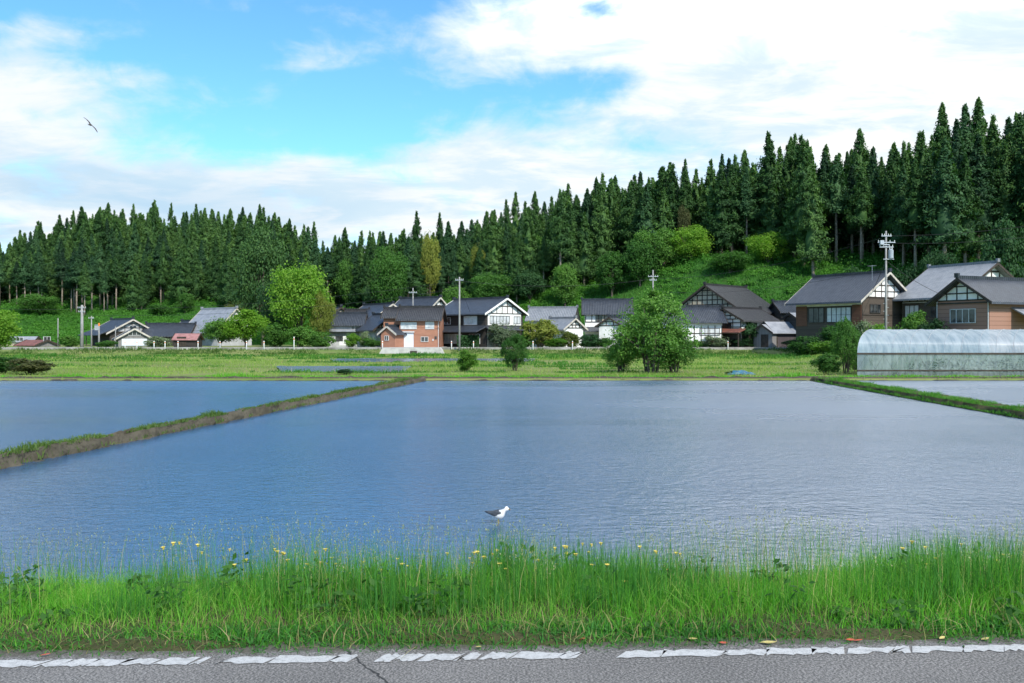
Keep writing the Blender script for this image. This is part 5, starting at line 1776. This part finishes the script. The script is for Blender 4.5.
def gull():
    D = 2.5 * F / (523.5 - HY)
    s = 0.92
    e = empty('gull', (X(498, D), D, WZ), R(-14))
    e.scale = (s, s, s)
    tag(e, 'white-headed gull with slate wings wading in the near paddy', 'bird')
    # local +X is forward
    rings = [(-.145, .155, .010, .006), (-.12, .150, .022, .012), (-.08, .142, .038, .028), (-.03, .133, .052, .046), (.02, .133, .060, .057), (.06, .143, .056, .058),
             (.086, .162, .047, .052), (.098, .184, .038, .043), (.108, .203, .033, .037), (.121, .216, .0315, .033), (.137, .220, .027, .027), (.151, .217, .017, .017), (.158, .215, .010, .010)]
    rings = [(x_, z_ if z_ > .2 else z_ - .004, w_ * 1.22, h_ * 1.16) for x_, z_, w_, h_ in rings]
    v, f = ring_body(rings)
    me = bpy.data.meshes.new('gull_body'); me.from_pydata(v, [], f); me.update(); smooth(me)
    me.materials.append(M_feather_w); me.materials.append(M_feather_d)
    for p in me.polygons:
        c = p.center
        p.material_index = 1 if (c.x < .035 and c.z > .142 and c.x > -.13) else 0
    b = link('body', me, None, e)
    bk, bf = ring_body([(.155, .215, .009, .009), (.173, .212, .006, .008), (.188, .205, .003, .004)], 8)
    me = bpy.data.meshes.new('beak'); me.from_pydata(bk, [], bf); me.update(); link('beak', me, M_beak, e)
    for sg in (-1, 1):
        m = MB(); m.tube([(.012, sg * .022, .092), (.006, sg * .024, .04), (.012, sg * .025, -.04)], [.007, .0045, .0045], 7); m.build('leg', M_leg, e)
        w, wf = ring_body([(.062, .158, .006, .016), (.03, .158, .012, .034), (-.03, .150, .013, .038), (-.09, .150, .010, .024), (-.15, .158, .007, .013), (-.195, .168, .003, .004)], 10)
        w = [(x, y + sg * (.060 if x > -.05 else .060 + (x + .05) * .34), z) for x, y, z in w]
        me = bpy.data.meshes.new('wing'); me.from_pydata(w, [], wf); me.update(); smooth(me); link('wing', me, M_feather_d, e)
        m = MB(); m.tube([(.137, sg * .0285, .226), (.137, sg * .0325, .226)], .0045, 8); m.build('eye', M_wire, e)


gull()


def flying_bird():
    D = 62.0
    x, z = X(90.5, D), Z(125, D)
    e = empty('flying_bird', (x, D, z))
    tag(e, 'dark bird of prey soaring with wings spread in the left sky', 'bird')
    # local: wings along X, body along Y; then turned so the span runs down to the right
    v, f = [], []
    def strip(sta):
        b0 = len(v)
        for px_, y0, y1, zz, th in sta:
            v.extend([(px_, y0, zz), (px_, (y0 + y1) / 2, zz + th), (px_, y1, zz), (px_, (y0 + y1) / 2, zz - th * .6)])
        for i in range(len(sta) - 1):
            for j in range(4):
                f.append((b0 + i * 4 + j, b0 + i * 4 + (j + 1) % 4, b0 + (i + 1) * 4 + (j + 1) % 4, b0 + (i + 1) * 4 + j))
        f.append((b0 + 3, b0 + 2, b0 + 1, b0)); k_ = b0 + (len(sta) - 1) * 4; f.append((k_, k_ + 1, k_ + 2, k_ + 3))
    strip([(-.82, -.08, .02, .02, .004), (-.70, -.15, .07, .05, .01), (-.48, -.16, .13, .09, .015), (-.25, -.14, .16, .08, .02), (-.09, -.16, .18, .04, .04), (0, -.2, .2, .02, .075),
           (.09, -.16, .18, .04, .04), (.25, -.14, .16, .08, .02), (.48, -.16, .13, .09, .015), (.70, -.15, .07, .05, .01), (.82, -.08, .02, .02, .004)])
    b, bf = ring_body([(-.42, .0, .11, .01), (-.30, .0, .06, .015), (-.16, .0, .05, .05), (0, .0, .075, .07), (.14, .005, .06, .055), (.22, .01, .045, .042), (.28, .005, .02, .02)], 10)
    b0 = len(v); v.extend([(y, x, z) for x, y, z in b]); f.extend([tuple(b0 + i for i in q) for q in bf])
    me = bpy.data.meshes.new('bird_body'); me.from_pydata(v, [], f); me.update()
    o = link('body', me, M_kite, e)
    e.rotation_euler = (R(12), R(48), R(10))
    s = 0.83
    e.scale = (s, s, s)


flying_bird()

# ------------------------------------------------------------------ flowers and fallen leaves by the road
def flower_proto():
    e = empty('yellow_flower', (0, 0, 0))
    m = MB(); m.tube([(0, 0, -.05), (.012, .004, .25), (.0, .0, .5)], [.0030, .0024, .0018], 5, False); m.build('stem', M_stem, e)
    m = MB()
    n = 13
    for k in range(n):
        a = 2 * math.pi * k / n
        ca, sa = math.cos(a), math.sin(a)
        m.add([(0, 0, .5), (ca * .009 - sa * .004, sa * .009 + ca * .004, .508), (ca * .016, sa * .016, .516 + .004 * (k % 2)), (ca * .009 + sa * .004, sa * .009 - ca * .004, .508)], [(0, 1, 2, 3)])
    m.tube([(0, 0, .490), (0, 0, .503), (0, 0, .510)], [.004, .0075, .002], 8)
    m.build('flower_head', M_petal, e)
    return e


fr = random.Random(4)
fp = None
spots = []
for px0, px1, y0, y1, n in ((165, 205, 541, 556, 5), (205, 345, 548, 566, 15), (345, 470, 552, 585, 10), (470, 560, 545, 570, 16), (560, 680, 543, 565, 16), (895, 1024, 541, 567, 14), (380, 680, 568, 592, 6)):
    for _ in range(n): spots.append((fr.uniform(px0, px1), fr.uniform(y0, y1)))
spots.sort()
def fl_where(px):
    for lim, w in ((206, 'at the left end of the roadside flowers'), (350, 'in the left stretch of roadside grass'), (470, 'left of the gull in the roadside grass'), (560, 'in the thick clump below the gull'), (700, 'in the stretch right of the gull'), (2000, 'at the right end of the roadside grass')):
        if px < lim: return w
cnts = {}
tot = {}
for px, py in spots: tot[fl_where(px)] = tot.get(fl_where(px), 0) + 1
for px, py in spots:
    D = fr.uniform(5.9, 6.7)
    x = X(px, D); ztop = Z(py, D)
    zg = float(np.interp(D - edge(x), offs, zo))
    e = fp = flower_proto() if fp is None else None
    if e is None: pass
    break
proto_f = fp
first = True
for px, py in spots:
    D = fr.uniform(5.9, 6.7)
    x = X(px, D); ztop = Z(py, D)
    zg = float(np.interp(D - edge(x), offs, zo))
    e = proto_f if first else copy_tree(proto_f)
    first = False
    e.location = (x, D, zg); e.rotation_euler = (fr.uniform(-.06, .06), fr.uniform(-.08, .08), fr.uniform(0, 6.28))
    k = (ztop - zg) / 0.508
    q = fr.uniform(.75, 1.2)
    e.scale = (q, q, k)
    w = fl_where(px); cnts[w] = cnts.get(w, 0) + 1
    i = cnts[w]
    tag(e, f'{ORD[i - 1] if i <= 20 else "last"} yellow flower from the left {w}', 'flower', 'yellow flowers in the roadside grass')

for px, py, w, mat, lb in ((265, 659, .085, M_leafy, 0), (723, 645, .05, M_leafr, 'red dried leaf on the road edge right of the middle'), (768, 645, .09, M_leafy, 'pale yellow fallen leaf on the road edge, largest'),
                           (692, 641, .06, M_leafy, 'small yellow leaf left of the largest fallen leaf'), (850, 642, .05, M_leafr, 'left one of two red petals by the right road edge'), (858, 642.5, .05, M_leafr, 'right one of two red petals by the right road edge'),
                           (942, 640, .05, M_leafy, 'pale leaf near the white line at the right'), (985, 641, .05, M_leafy, 'pale leaf near the white line, rightmost'), (583, 641, .04, M_leafr, 'red leaf under the grass below the gull'),
                           (45, 657, .05, M_leafr, 'red leaf by the white line at far left'), (478, 649, .04, M_leafy, 'tan leaf by the white line left of the crack')):
    if lb == 0: continue
    D = EYE * F / (py - HY)
    x = X(px, D)
    m = MB()
    pts = [(-.5, 0, 0), (-.28, -.16, .06), (0, -.22, .05), (.3, -.15, .08), (.5, 0, .12), (.3, .15, .09), (0, .21, .08), (-.28, .15, .05)]
    m.add([(a * w, b_ * w, c * w) for a, b_, c in pts], [(0, 1, 7), (1, 2, 6, 7), (2, 3, 5, 6), (3, 4, 5)])
    o = m.build('fallen_leaf', mat)
    o.location = (x, D, 0.012); o.rotation_euler = (fr.uniform(-.2, .2), fr.uniform(-.1, .1), fr.uniform(-.6, .6))
    sm_ = o.modifiers.new('thickness', 'SOLIDIFY'); sm_.thickness = .002
    tag(o, lb, 'leaf')
